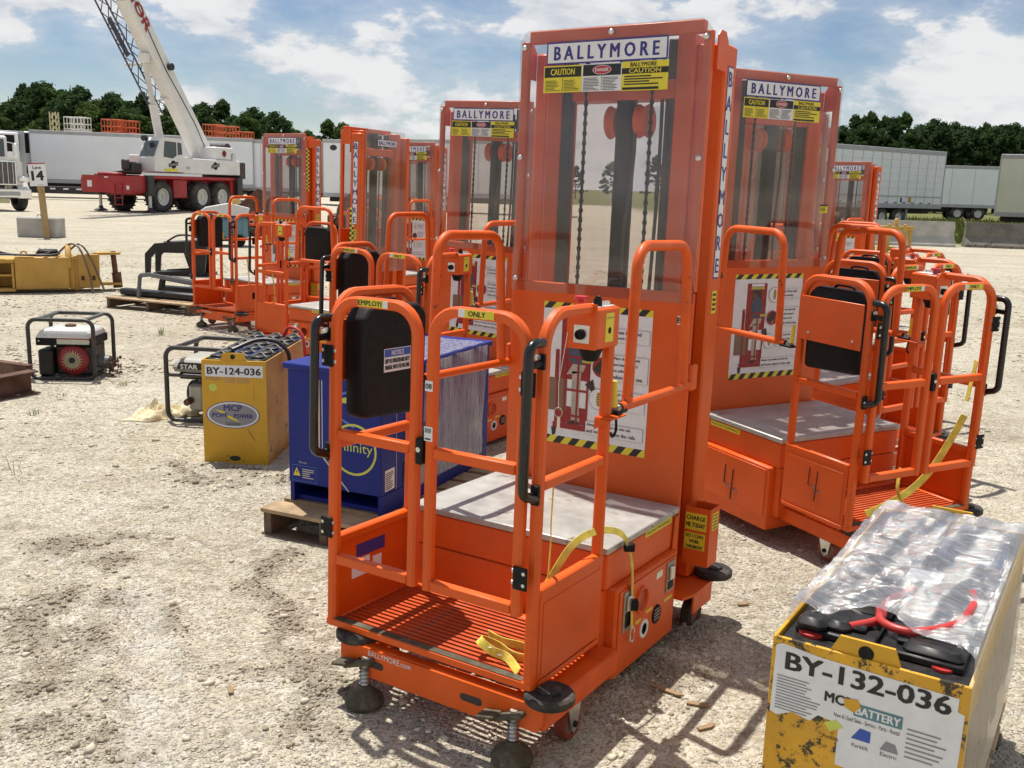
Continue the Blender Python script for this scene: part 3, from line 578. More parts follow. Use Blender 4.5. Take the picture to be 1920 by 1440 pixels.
# side frames: front post, bend, top rail, rear post
def side_path(s, ctrl):
    x = s*(W-.014)
    if ctrl: return rpath([(x, .014, ZB+.002), (x, .014, ZT-.014), (x, .245, ZT-.014)], .085, 7)
    return rpath([(x, .014, ZB+.002), (x, .014, ZT-.014), (x, D-.014, ZT-.014), (x, D-.014, ZB+.002)], .085, 7)
lp('sframe-1', 'side_frame', mb('orange').rtube(side_path(-1, False), .028, .03, X_, .007))
b = mb('orange').rtube(side_path(1, True), .028, .03, X_, .007); b.rtube([(W-.014, D-.014, ZB+.002), (W-.014, D-.014, 1.055)], .028, .03, X_, .007); lp('sframe1', 'side_frame', b)
for s in (-1, 1): lp('mid%d' % s, 'mid_rail', mb('orange').box(min(s*W, s*(W-.026)), max(s*W, s*(W-.026)), .029, D-.029, .715, .743, .004), 'sframe%d' % s)
# gates
for s in (-1, 1):
    x0, x1 = s*(W-.030), s*.012; xa, xb = min(x0, x1), max(x0, x1); g0, g1 = .395, ZT-.012
    k = lp('gate%d' % s, 'gate', mb('orange').rtube(rpath([(xa+.014, -.014, g0), (xa+.014, -.014, g1-.014), (xb-.014, -.014, g1-.014), (xb-.014, -.014, g0)], .075, 7), .028, .028, Y_, .006).box(xa+.028, xb-.028, -.027, -.001, g0+.001, g0+.029, .003))
    lp('gmid%d' % s, 'cross_bar', mb('orange').box(xa+.028, xb-.028, -.027, -.001, .755, .783, .003), k)
    cx = (xa+xb)/2
    b = mb('yellow_st').box(cx-.05, cx+.05, -.0295, -.0285, g1-.024, g1-.004); b.mat('white_st').box(cx+.034 if s < 0 else cx-.055, cx+.05 if s < 0 else cx-.036, -.0299, -.0296, g1-.0235, g1-.0045)
    b.mat('black_ink').text('EMPLOYI' if s < 0 else 'ONLY', (cx-.01 if s < 0 else cx+.0, -.0297, g1-.014), X_, Z_, .013, .078 if s < 0 else .05, lift=.0004, bold=.025)
    lp('gtag%d' % s, 'gate_sign', b, k)
    for i, z in enumerate((.50, .985)):
        hx = s*(W-.027); b = mb('black').box(hx-.021, hx+.021, -.034, -.0285, z-.030, z+.030, .003)
        for bx in (-.011,):
            for bz in (-.015, .015): b.mat('steel').lathe([(.005, 0), (.005, .002), (0, .003)], Matrix.Translation((hx+s*.011, -.034, z+bz)) @ Matrix.Rotation(math.pi/2, 4, 'X'), 8)
        for bz in (-.015, .015): b.mat('steel').lathe([(.006, 0), (.006, .006), (0, .007)], Matrix.Translation((hx-s*.020, -.026, z+bz)) @ Matrix.Rotation(-s*math.pi/2, 4, 'Y'), 8)
        lp('hinge%d%d' % (s, i), 'hinge', b, k, 0)
    # black grab handle in front of the post
    hx = s*(W-.010); hp = rpath([(hx, -.002, 1.085), (hx, -.062, 1.085), (hx, -.066, .72), (hx, -.002, .70)], .030, 5)
    h = lp('handle%d' % s, 'grab_handle', mb('black_tube').tube(hp, .0125, 12, X_))
    for q, (z0, z1, zs) in enumerate(((.685, .735, .71), (1.02, 1.058, 1.05))):
        b = mb('black').box(hx-.012, hx+.012, -.010, -.0005, z0, z1, .002)
        if q: b.tube([(hx, -.006, 1.035), (hx, -.06, 1.033)], .0095, 8)
        b.mat('steel').lathe([(.008, 0), (.008, .005), (0, .007)], Matrix.Translation((hx-.004, -.012, zs)) @ Matrix.Rotation(math.pi/2, 4, 'X'), 8)
        lp('hbrk%d%d' % (s, q), 'bracket', b, h, 1)
lp('glatch', 'gate_latch', mb('black').box(-.0115, .0115, -.036, -.004, .735, .805, .004).mat('steel').lathe([(.007, 0), (.007, .002), (0, .003)], Matrix.Translation((0, -.036, .775)) @ Matrix.Rotation(math.pi/2, 4, 'X'), 10))
# document case on the left side, with its backing plate
lp('docplate', 'backing_plate', mb('orange').box(-W-.006, -W-.001, .03, D-.02, .90, 1.075, .002).mat('steel').lathe([(.006, 0), (.006, .002), (0, .003)], Matrix.Translation((-W-.006, .07, .93)) @ Matrix.Rotation(-math.pi/2, 4, 'Y'), 8).lathe([(.006, 0), (.006, .002), (0, .003)], Matrix.Translation((-W-.006, .30, .93)) @ Matrix.Rotation(-math.pi/2, 4, 'Y'), 8))
def soft_case():
    me = mb('black'); prof = rpath([(.055, 0, .80), (.33, 0, .785), (.335, 0, 1.085), (.30, 0, 1.115), (.08, 0, 1.115), (.05, 0, 1.08)], .02, 4, True); pts = [(p.x, p.z) for p in prof]; c = (sum(p[0] for p in pts)/len(pts), sum(p[1] for p in pts)/len(pts))
    ring = [(0, .93), (.006, .985), (.016, 1.0), (.058, 1.0), (.068, .985), (.074, .94)]; vs = []; n = len(pts)
    for dx, sc in ring:
        for a, z in pts: vs.append((-W+.012+dx, c[0]+(a-c[0])*sc, c[1]+(z-c[1])*sc))
    fs = [(i*n+j, i*n+(j+1) % n, (i+1)*n+(j+1) % n, (i+1)*n+j) for i in range(len(ring)-1) for j in range(n)]+[tuple(range(n))[::-1], tuple((len(ring)-1)*n+j for j in range(n))]
    me.add(vs, fs); return me
lp('case', 'document_case', soft_case())
lp('casegrip', 'carry_grip', mb('black').tube(smooth_path([(-W+.05, .13, 1.112), (-W+.05, .15, 1.126), (-W+.05, .22, 1.127), (-W+.05, .24, 1.112)], 5), .006, 8), 'case')
xn = -W+.0872
b = mb('white_st').box(xn, xn+.0006, .135, .255, .925, .992); b.mat('notice_blue').box(xn+.0003, xn+.0009, .137, .253, .968, .990); b.mat('white_st').text('NOTICE', (xn+.0009, .195, .979), Y_, Z_, .014, .055, bold=.02)
b.mat('black_ink').text('KEEP THE OPERATION AND SAFETY', (xn+.0006, .195, .956), Y_, Z_, .013, .11, bold=.02).text('MANUAL WITH THE MACHINE', (xn+.0006, .195, .938), Y_, Z_, .013, .11, bold=.02); lp('notice', 'notice_label', b, 'case', 2)
# control box on the right side
x0, x1 = W-.075, W+.012
b = mb('orange').box(x0, x1, .235, .365, 1.045, 1.152, .005); b.prism([(.0, .0), (.085, .0), (.085, .118), (.02, .118), (0, .095)], (x0+.001, .2345, 1.045), X_, Z_, .004); lp('ctrl', 'control_box', b)
b = mb('white_st').box(x0+.012, x1-.012, .25, .355, 1.1523, 1.155); b.mat('red_ink').lathe([(.009, 0), (.009, .012), (.019, .016), (.018, .024), (0, .026)], Matrix.Translation((x0+.022, .262, 1.155)), 16); b.mat('black').lathe([(.012, 0), (.011, .02), (0, .02)], Matrix.Translation((x1-.028, .285, 1.155)), 12).box(x1-.035, x1-.02, .282, .288, 1.17, 1.182, .002)
for i in range(3): b.mat('steel').lathe([(.008, 0), (.008, .01), (0, .011)], Matrix.Translation((x1-.03, .308+.018*i, 1.155)), 10)
lp('ctop', 'switch_panel', b, 'ctrl', 1)
b = mb('steel').box(x0+.022, x0+.068, .2285, .2303, 1.06, 1.108, .0008); b.mat('black').lathe([(.014, 0), (.013, .010), (.008, .011), (.008, .008), (0, .008)], Matrix.Translation((x0+.043, .2285, 1.083)) @ Matrix.Rotation(math.pi/2, 4, 'X'), 16); lp('ckey', 'key_switch', b, 'ctrl', 1)
b = mb('yellow_st').box(x1+.0001, x1+.001, .282, .328, 1.062, 1.138); b.mat('black_ink').lathe([(0, .0015), (.009, .0015)], Matrix.Translation((x1, .305, 1.092)) @ Matrix.Rotation(math.pi/2, 4, 'Y'), 14).text('KEY SWITCH', (x1+.001, .305, 1.125), Y_, Z_, .005, .034); lp('clab', 'control_label', b, 'ctrl')
lp('cone', 'cable_boot', mb('black').lathe([(.034, 0), (.02, -.034), (.012, -.036), (0, -.036)], Matrix.Translation((W-.03, .285, 1.044)), 14), 'ctrl', 1)
lp('clip', 'lanyard_bracket', mb('orange').box(W-.03, W+.022, .33, .42, .846, .851, .001).prism([(.0, 0), (.05, 0), (.0, -.03)], (W-.029, .331, .846), X_, Z_, .004).mat('black').tube(smooth_path([(W-.0, .40, .846), (W-.0, .405, .805), (W-.0, .385, .79), (W-.0, .372, .803)], 5), .004, 6), None, 1)
# swing rails between cage and mast
for s in (-1, 1):
    x = s*(W-.004); k = lp('srail%d' % s, 'swing_rail', mb('orange').tube([(x, .43, .865), (x, .93, .865)], .0135, 12).mat('steel_dull').lathe([(.009, 0), (.009, .006), (0, .008)], Matrix.Translation((x, .93, .865)) @ Matrix.Rotation(-math.pi/2, 4, 'X'), 8))
    lp('hoop%d' % s, 'hoop', mb('orange_scuff').tube(rpath([(x, .475, .868), (x, .49, 1.31), (x, .845, 1.31), (x, .88, .868)], .07, 7), .0155, 12, X_), k)
    b = mb('black').box(x-.016, x+.016, .385, .45, .852, .861, .002).cyl((x, .40, .868), (x, .455, .866), .010, 10); b.mat('steel_dull').cyl((x-.012, .405, .866), (x+.012, .405, .866), .012, 10); b.mat('yellow_st').cyl((x, .395, .872), (x, .39, .945), .009, 8, .007)
    lp('clamp%d' % s, 'toggle_clamp', b, k)
    lp('cradle%d' % s, 'rail_cradle', mb('orange').box(min(s*WM, s*(WM+.014)), max(s*WM, s*(WM+.014)), .925, .975, .845, .93, .005), k, 1)
# --- mast
b = mb('orange').box(-WM, WM, .930, .943, .10, ZX, .003); lp('mplate', 'mast_plate', b)
for s in (-1, 1):
    lo = lambda a, c: (min(s*a, s*c), max(s*a, s*c))
    x0, x1 = lo(.312, .3395); lp('strip%d' % s, 'frame_strip', mb('orange').box(x0, x1, .9325, .955, ZX+.002, ZM-.034, .002))
    x0, x1 = lo(.205, .262); b = mb('orange').box(x0, x1, .985, 1.10, .10, ZM-.03, .004); x0, x1 = lo(.2625, .29); b.box(x0, x1, 1.01, 1.09, .10, ZM-.06, .003); lp('chan%d' % s, 'mast_channel', b)
    x0, x1 = lo(.300, .345); lp('outer%d' % s, 'mast_column', mb('orange').box(x0, x1, 1.04, 1.145, .18, ZM-.055, .006))
    b = mb('orange').prism([(.0, .0), (.085, .0), (.085, .09), (.06, .118), (.02, .118), (0, .10)], (s*.3455 if s > 0 else -.3495, .960, 1.845), Y_, Z_, .004); lp('ear%d' % s, 'top_bracket', b, None, 1)
    ex = Y_ if s > 0 else -Y_
    b = mb('blue_ink').sheet((s*.3453, 1.0925-ex.y*.024, 1.20), ex, Z_, .048, .67, .0006); b.mat('white_st').sheet((s*.3453, 1.0925-ex.y*.021, 1.205), ex, Z_, .042, .66, .0012)
    for i, ch in enumerate('BALLYMORE'): b.mat('blue_ink').text(ch, (s*.3453, 1.0925, 1.83-i*.0735), ex, Z_, .045, lift=.0018, bold=.025)
    lp('vsign%d' % s, 'vertical_sign', b, 'outer%d' % s, 0, smooth=False)
    b = mb('yellow_st').sheet((s*.3453, 1.0925-ex.y*.02, 1.085), ex, Z_, .04, .075, .0006)
    for i in range(4): b.mat('black_ink').sheet((s*.3453, 1.0925-ex.y*.014, 1.095+i*.016), ex, Z_, .028, .008, .001)
    lp('vtag%d' % s, 'warning_tag', b, 'outer%d' % s, 1, smooth=False)
lp('topbar', 'top_beam', mb('orange').box(-.31, .31, .9325, .965, ZM-.04, ZM-.001, .003).box(-.204, .204, .99, 1.08, 1.765, 1.825, .004))
lp('ram', 'lift_cylinder', mb('black').cyl((.02, 1.03, .20), (.02, 1.03, 1.95), .034, 20), None)
lp('sheave', 'sheave', mb('orange').lathe([(.012, -.018), (.055, -.018), (.045, 0), (.055, .018), (.012, .018)], Myrot(.085, 1.03, 1.70), 24).lathe([(.012, -.018), (.055, -.018), (.045, 0), (.055, .018), (.012, .018)], Myrot(-.035, 1.06, 1.70), 24), None, 1)
def chain(x, y, z0, z1):
    b = mb('black'); n = int((z1-z0)/.016)
    for i in range(n):
        z = z0+i*.016; w = .0085 if i % 2 else .0055; b.lathe([(w, -.002), (w, .002)], Matrix.Translation((x, y, z+.004)) @ Matrix.Rotation(math.pi/2, 4, 'X'), 8).box(x-w*.55, x+w*.55, y-.003, y+.003, z-.006, z+.014)
    return b
for i, x in enumerate((-.115, .125)): lp('chain%d' % i, 'lift_chain', chain(x, .992, 1.0, 1.95), None, 0, smooth=False)
b = MB()
b.mat('hose').tube(smooth_path([(.055, 1.0, 1.9), (.07, 1.0, 1.6), (.05, .99, 1.3), (.065, .995, 1.0)], 6), .005, 6).tube(smooth_path([(.155, 1.0, 1.92), (.16, 1.0, 1.5), (.15, .995, 1.0)], 6), .006, 6).tube(smooth_path([(.185, 1.01, 1.92), (.18, 1.0, 1.7), (.19, 1.0, 1.4), (.175, .995, 1.0)], 6), .005, 6).box(-.2045, -.168, .987, 1.02, 1.0, 1.95, .003).box(.168, .2045, 1.0, 1.03, 1.0, 1.95, .003)
lp('hoses', 'hydraulic_hose', b, None, 1)
cut = .03
pp = [(-WM+.004, ZX-.035), (WM-.004, ZX-.035), (WM, ZX-.03), (WM, ZM-cut), (WM-cut, ZM), (-WM+cut, ZM), (-WM, ZM-cut), (-WM, ZX-.03)]
lp('plexi', 'plexiglass_front', mb('plexi').prism(pp, (0, .928, 0), X_, Z_, .004), None, 0, smooth=False)
pr = [(-.29, 1.90), (-.29, .80), (.29, .80), (.29, 1.94), (.25, 1.975), (-.25, 1.975)][::-1]
lp('plexir', 'plexiglass_rear', mb('plexi').prism(pr, (0, 1.15, 0), X_, Z_, -.0) if False else mb('plexi').prism(pr[::-1], (0, 1.150, 0), X_, Z_, .004), None, 0, smooth=False)
scr = mb('steel').lathe([(.010, 0), (.010, .002), (.007, .006), (0, .008)], Matrix.Rotation(math.pi/2, 4, 'X'), 12).build('screw_head', link=False)
for i, (x, z) in enumerate(((0, ZM-.022), (-WM+.018, ZM-.055), (WM-.018, ZM-.055), (-WM+.016, 1.575), (WM-.016, 1.575), (-WM+.016, ZX+.005), (WM-.016, ZX+.005))): LIFT.append(('screw%d' % i, 'screw_head', scr, 'plexi', 1, (x, .924, z)))
YS = .9235
b = mb('blue_ink').box(-.235, .200, YS, YS+.0004, 1.876, 1.947).mat('white_st').box(-.230, .195, YS-.0004, YS, 1.881, 1.942); b.mat('blue_ink').text('B A L L Y M O R E', (-.0175, YS-.0004, 1.911), X_, Z_, .043, .375, lift=.0006, bold=.030); lp('sign', 'name_sign', b, 'plexi', 0, smooth=False)
b = mb('yellow_st').box(-.243, -.099, YS, YS+.0004, 1.786, 1.872).mat('black_ink').box(-.240, -.102, YS-.0003, YS, 1.835, 1.868).box(-.172, -.170, YS-.0003, YS, 1.789, 1.833); b.mat('yellow_st').text('CAUTION', (-.171, YS-.0003, 1.852), X_, Z_, .020, .09, bold=.02)
lines(b, (-.236, YS-.0001, 1.792), X_, Z_, .060, .036, 8, 'black_ink', .35, 3); lines(b, (-.166, YS-.0001, 1.792), X_, Z_, .060, .036, 8, 'black_ink', .35, 4); lp('cau1', 'caution_label', b, 'plexi', 0, smooth=False)
b = mb('white_st').box(-.0985, .045, YS, YS+.0004, 1.786, 1.872).mat('black_ink').box(-.095, .042, YS-.0003, YS, 1.835, 1.870).box(-.027, -.0255, YS-.0003, YS, 1.789, 1.833)
el = [(math.cos(i*.3307), math.sin(i*.3307)) for i in range(19)]
b.mat('white_st').poly([(-.026+.034*a, 1.853+.0145*c) for a, c in el], (0, YS-.0003, 0), X_, Z_, .0004).mat('red_ink').poly([(-.026+.032*a, 1.853+.013*c) for a, c in el], (0, YS-.0003, 0), X_, Z_, .0008).mat('white_st').text('DANGER', (-.026, YS-.0003, 1.853), X_, Z_, .010, .048, lift=.0012, bold=.02)
lines(b, (-.092, YS-.0001, 1.790), X_, Z_, .060, .042, 9, 'black_ink', .4, 5); lines(b, (-.022, YS-.0001, 1.790), X_, Z_, .060, .042, 9, 'black_ink', .4, 6); lp('dan', 'danger_label', b, 'plexi', 0, smooth=False)
b = mb('yellow_st').box(.0455, .206, YS, YS+.0004, 1.784, 1.874).mat('black_ink').box(.0457, .2058, YS-.0003, YS, 1.836, 1.854); b.text('BALLYMORE', (.12, YS-.0001, 1.864), X_, Z_, .013, .09, bold=.02).mat('yellow_st').text('CAUTION', (.126, YS-.0003, 1.845), X_, Z_, .013, .11, bold=.02)
lines(b, (.055, YS-.0001, 1.802), X_, Z_, .135, .032, 4, 'black_ink', .5, 8); lines(b, (.05, YS-.0001, 1.787), X_, Z_, .16, .011, 1, 'black_ink', .7, 9); lp('cau2', 'caution_label', b, 'plexi', 0, smooth=False)
# poster with the safety picture
def poster():
    yb = .9297; b = MB(); px0, px1, pz0, pz1 = -.205, .205, .600, 1.092; w_ = px1-px0
    P = lambda pts, m, l: b.mat(m).poly(pts, (0, yb, 0), X_, Z_, l)
    R = lambda x0, x1, z0, z1, m, l: P([(x0, z0), (x1, z0), (x1, z1), (x0, z1)], m, l)
    R(px0, px1, pz0, pz1, 'white_st', .0003)
    for z0, z1 in ((pz0, pz0+.026), (pz1-.022, pz1)):
        R(px0, px1, z0, z1, 'yellow_st', .0006); n = 7
        for i in range(n):
            a = px0+w_*i/n; P([(a, z0), (a+w_/n*.5, z0), (min(px1, a+w_/n*.5+.02), z1), (a+.02, z1)], 'black_ink', .0009)
    # diamond plate ticks of the printed background
    rr = random.Random(4)
    for i in range(90):
        x, z = rr.uniform(px0+.01, px1-.015), rr.uniform(pz0+.04, pz1-.035); d = rr.choice((-1, 1))*.004; P([(x, z), (x+.0012, z), (x+.0012+d, z+.006), (x+d, z+.006)] if d > 0 else [(x, z), (x+d, z+.006), (x+d+.0012, z+.006), (x+.0012, z)][::-1], 'grey_ink', .0005) if rr.random() < .5 else None
    # the printed lift and worker
    R(-.130, -.012, .83, 1.050, 'photo_red', .0010); R(-.150, -.135, .74, .93, 'photo_red', .0010); R(-.105, -.030, 1.035, 1.048, 'white_st', .0013); R(-.108, -.028, 1.022, 1.033, 'sole', .0013)
    R(-.095, -.045, .90, 1.018, 'photo_dark', .0012); R(-.185, -.10, .715, .83, 'photo_box', .0014)
    P([(-.10, .94), (-.03, .925), (-.035, .955), (-.055, .985), (-.075, .99), (-.095, .975)], 'photo_shirt', .0016); P([(-.098, .985), (-.085, .978), (-.068, .985), (-.068, 1.008), (-.082, 1.014), (-.096, 1.005)], 'photo_skin', .0018); P([(-.094, 1.003), (-.068, .998), (-.066, 1.012), (-.080, 1.019), (-.094, 1.013)], 'photo_dark', .0020)
    P([(-.10, .90), (-.045, .865), (-.035, .93), (-.098, .94)], 'photo_shirt', .0015); P([(-.105, .845), (-.04, .86), (-.03, .885), (-.08, .885)], 'photo_khaki', .0017); P([(-.082, .86), (-.046, .86), (-.052, .75), (-.045, .685), (-.078, .685)], 'photo_khaki', .0017)
    P([(-.098, .672), (-.046, .676), (-.05, .688), (-.072, .69)], 'photo_dark', .0019)
    R(-.150, -.015, .655, .675, 'photo_red', .0021); R(-.145, -.02, .676, .735, 'photo_red', .0012)
    for x in (-.142, -.112, -.062, -.024): R(x, x+.008, .675, .915, 'photo_red', .0022)
    for z in (.905, .79, .70): R(-.112, -.016, z, z+.008, 'photo_red', .0024)
    R(-.045, .0, .893, .905, 'sole', .0026); P([(-.155, .655), (-.135, .655), (-.138, .63), (-.15, .625)], 'photo_dark', .0021)
    for (cx, cz, r, f) in ((.035, .995, .036, 'white_st'), (.03, .885, .037, 'photo_red'), (.025, .775, .037, 'white_st')):
        cir = [(cx+r*math.cos(i*math.pi/12), cz+r*math.sin(i*math.pi/12)) for i in range(24)]; P(cir, 'grey_ink' if f == 'white_st' else 'white_st', .0028); P([(cx+(a-cx)*.94, cz+(c-cz)*.94) for a, c in cir], f, .0031)
        sol = [(cx+.009*math.cos(i*math.pi/8), cz+.026*math.sin(i*math.pi/8)) for i in range(16)]; P(sol, 'sole', .0034)
        if f == 'photo_red': P([(cx-.034, cz-.01), (cx-.005, cz-.025), (cx+.03, cz+.02), (cx, cz+.03)], 'photo_dark', .0036)
        else:
            for q in range(5): R(cx-.006, cx+.006, cz-.02+q*.009, cz-.017+q*.009, 'photo_dark', .0036)
    P([(-.03, .82), (.0, .84), (.01, .80), (.005, .79)], 'photo_dark', .0026)
    for (x0, z0, w, rows) in ((.075, .975, .125, ('Feet First and', 'avoid twisting')), (.070, .845, .13, ('Place the body belt', 'and static lanyard', 'on yellow hook', 'when not in use.')), (.065, .745, .13, ('Always wear the', 'body belt & attached', 'static lanyard.')), (-.02, .648, .215, ('Always work within the side rails', 'and never stand on the rails.'))):
        h = .0205*len(rows)+.006; R(x0, x0+w, z0, z0+h, 'grey_ink', .0028); R(x0+.0008, x0+w-.0008, z0+.0008, z0+h-.0008, 'white_st', .0031)
        for i, tx in enumerate(rows):
            g = text_geo(tx, .008); b.mat('black_ink').text(tx, (x0+.005, yb, z0+h-.0185-.0205*i), X_, Z_, .0125, min(w-.008, g[2]*.0125/g[3]*.92), lift=.0034, bold=.025, center=False)
    return b
lp('poster', 'safety_poster', poster(), 'mplate', 0, smooth=False)
lp('letter', 'marking', mb('white_st').box(.29, .302, .9288, .9297, 1.055, 1.083).mat('black_ink').text('B', (.296, .9288, 1.069), X_, Z_, .018, lift=.0004, bold=.025), 'mplate', 2, smooth=False)
b = mb('blue_ink').box(-.135, .135, 1.1525, 1.1533, 1.845, 1.90).mat('white_st').box(-.131, .131, 1.1530, 1.1537, 1.849, 1.896); b.mat('blue_ink').text('BALLYMORE', (0, 1.1537, 1.8725), -X_, Z_, .032, .235, bold=.030); lp('rsign', 'rear_sign', b, 'plexir', 0, smooth=False)
# cord box on the rear right corner
b = MB().mat('orange')
bx0, bx1, by0, by1, bz0, bz1 = .335, .425, 1.00, 1.085, .245, .445
for q in ((bx0, bx1, by0, by0+.003, bz0, bz1), (bx0, bx1, by1-.003, by1, bz0, bz1), (bx0, bx0+.003, by0+.003, by1-.003, bz0, bz1), (bx1-.003, bx1, by0+.003, by1-.003, bz0, bz1), (bx0+.003, bx1-.003, by0+.003, by1-.003, bz0, bz0+.003)): b.box(*q)
lp('cord', 'cord_box', b)
b = mb('yellow_st').box(bx0+.004, bx1-.012, by0-.0008, by0-.0002, bz1-.078, bz1-.02).box(bx0+.004, bx1-.014, by0-.0008, by0-.0002, bz1-.145, bz1-.088); b.mat('black_ink')
for i, tx in enumerate(('CHARGE', 'ME TODAY')): b.text(tx, (.3755, by0-.0008, bz1-.036-.024*i), X_, Z_, .015, .066, bold=.025)
for i, tx in enumerate(('SO I CAN', 'WORK', 'TOMORROW')): b.text(tx, (.374, by0-.0008, bz1-.098-.019*i), X_, Z_, .012, .060 if i != 1 else .035, bold=.025)
b.mat('yellow_st').box(bx1+.0002, bx1+.0008, by0+.02, by1-.015, bz1-.078, bz1-.018).mat('black_ink')
for i in range(5): b.box(bx1+.0008, bx1+.0012, by0+.026, by1-.022, bz1-.072+.011*i, bz1-.068+.011*i)
lp('cordlab', 'charge_label', b, 'cord', 1, smooth=False)
# --- extra marks for particular lifts
def hand_mark(txt, o, ex, ey, h, w):
    b = mb('black_ink'); strokes = {'4': [((-.35, .5), (-.4, -.05), (.45, -.2)), ((.12, .45), (.05, -.5))], '3': [((-.3, .4), (.1, .5), (.2, .25), (-.1, .05), (.25, -.15), (.15, -.4), (-.3, -.45))]}
    for i, ch in enumerate(txt):
        for st in strokes[ch]: b.tube([Vector(o)+Vector(ex)*(a*w+i*w*1.1)+Vector(ey)*(c*h) for a, c in st], .0022, 5)
    return b
def make_lift(M, label, tier, skip=(), sticks=()):
    root = empty('stock_picker_lift', label, 'lift', M, 'orange stock picker lifts in two rows'); D_ = {}
    for it in LIFT:
        key, name, me, par, tr = it[:5]
        if tr > tier or any(key.startswith(q) for q in skip) or (par and par not in D_): continue
        o = link_mesh(name, me, D_[par] if par else root); D_[key] = o
        if len(it) > 5: o.location = it[5]
    return root, D_
LIFT1, P1 = make_lift(place(-.225, 2.425, .003, -.559, -.029, -.007), 'nearest orange lift, with NOTICE label on its black document case and key control box', 2)
LIFT2, P2 = make_lift(place(1.619, 3.733, -.015, .483, .010, -.003), 'orange lift at right with 4 scrawled twice on its side panels', 1)
LIFT3, _ = make_lift(place(-.757, 5.154, -.051, -.579, 0, .03), 'orange lift directly behind the blue charger, its cage above the nearest lift', 1)
LIFT4, P4 = make_lift(place(-2.161, 8.911, -.077, 4.218, -.02, -.01), 'orange lift facing away with 33 scrawled on its mast column', 1)
LIFT5, P5 = make_lift(place(-3.045, 9.789, -.05, -.612, -.01, .005), 'leftmost orange lift, its gates beside the black grapple', 1)
LIFT6, _ = make_lift(place(-1.95, 12.6, -.055, -.60), 'far orange lift mostly hidden behind the lift marked 33', 0)
LIFT7, _ = make_lift(place(-1.80, 11.2, -.055, -.62), 'far orange lift between the lift marked 33 and the tall lift behind the charger', 0)
LIFT8, _ = make_lift(place(2.12, 5.05, -.03, .63), 'orange lift in the right row just behind the lift marked 4', 1)
LIFT9, _ = make_lift(place(2.66, 6.45, -.05, .70), 'third orange lift back in the right row, only its cage showing', 1)
LIFT10, _ = make_lift(place(3.30, 11.6, -.12, -.88), 'farthest orange lift at right, its red mast beside the white trailer', 0)
link_mesh('marker_number', hand_mark('4', (-W-.0285, .66, .20), -Y_, Z_, .15, .11).build('marker_number', link=False), P2['body'])
link_mesh('marker_number', hand_mark('4', (-W-.0025, .19, .33), -Y_, Z_, .13, .09).build('marker_number', link=False), P2['panel-1'])
b = mb('white_st').box(.013, .039, -.0292, -.0286, .80, .838).mat('black_ink')
for i in range(5): b.box(.016+.004*i, .018+.004*i, -.0298, -.0293, .822, .834)
b.box(.016, .034, -.0298, -.0293, .804, .808); link_mesh('barcode_tag', b.build('barcode_tag', link=False, smooth=False), P1['gate1'])
b = mb('white_st').box(.0125, .036, -.0292, -.0286, .93, .957).mat('black_ink').text('08', (.024, -.0292, .943), X_, Z_, .014, lift=.0006, bold=.025); link_mesh('number_tag', b.build('number_tag', link=False, smooth=False), P1['gate1'])
b = mb('yellow_st').box(.262, .312, .9235, .924, 1.375, 1.415).mat('black_ink').box(.262, .312, .9231, .9234, 1.407, 1.415).text('125', (.281, .9235, 1.393), X_, Z_, .016, .028, bold=.03); link_mesh('price_sticker', b.build('price_sticker', link=False, smooth=False), P2['plexi'])
ck = MB(); nck = 22
for i in range(nck):
    for j in (0, 1): ck.mat('yellow_st' if (i+j) % 2 else 'black_ink').sheet((0, j*.02, i*.02), Y_, Z_, .02, .02)
ck = ck.build('checker_tape', link=False, smooth=False)
o = link_mesh('checker_tape', ck, P4['outer1']); o.location = (.3462, 1.045, .90)
o = link_mesh('checker_tape', ck, P5['strip1']); o.location = (.3405, .934, 1.40)
link_mesh('marker_number', hand_mark('33', (.3462, 1.07, 1.80), Y_, Z_, .055, .03).build('marker_number', link=False), P4['outer1'])
# ------------------------------------------------------------------ things standing in the yard
def ribbon(path, w, t, m, up=Z_): return mb(m).rtube(path, w, t, up, min(w, t)*.2)
def pallet(M, label, L=1.0, Wd=.8, n=7, h=.125, m='wood', group=None):
    r = empty('pallet', label, 'pallet', M, group)
    pk = MB().mat(m).box(0, L, 0, Wd/n*.78, h-.018, h, .002).build('plank', link=False); pb = MB().mat('wood_dark').box(0, L, 0, .09, 0, .016, .002).build('plank', link=False); sg = MB().mat('wood_dark').box(0, .038, .005, Wd-.005, .0165, h-.0185, .002).build('stringer', link=False)
    for i in range(n): o = link_mesh('top_plank', pk, r); o.location = (random.uniform(-.006, .006), i*(Wd-Wd/n*.78)/(n-1), random.uniform(-.0004, .0006))
    for i in range(3):
        o = link_mesh('bottom_plank', pb, r); o.location = (0, i*(Wd-.09)/2, 0); o = link_mesh('stringer', sg, r); o.location = (.01+i*(L-.058)/2, 0, 0)
    return r
# --- blue battery charger on its pallet
CY = -.42; MC = Matrix.Translation((-.943, 3.99, gz(-.8, 4.2)-.005)) @ Matrix.Rotation(CY, 4, 'Z')
pallet(MC @ Matrix.Translation((-.05, -.13, 0)), 'wooden pallet under the blue battery charger', .62, 1.2, 8)
MC2 = MC @ Matrix.Translation((0, 0, .128)); c = empty('battery_charger', 'dark blue battery charger cabinet with stretch film, on a pallet behind the nearest lift', 'charger', MC2)
w, d, h = .46, 1.0, .60
link_mesh('cabinet', mb('blue_paint').box(0, w, 0, d, .085, h-.02, .004).box(0, .02, .01, d-.01, 0, .085).box(w-.02, w, .01, d-.01, 0, .085).box(.02, w-.02, .04, d-.01, .002, .02).build('cabinet', link=False), c)
link_mesh('lid', mb('blue_paint').box(-.012, w+.012, -.02, d+.01, h-.02, h+.006, .004).build('lid', link=False), c)
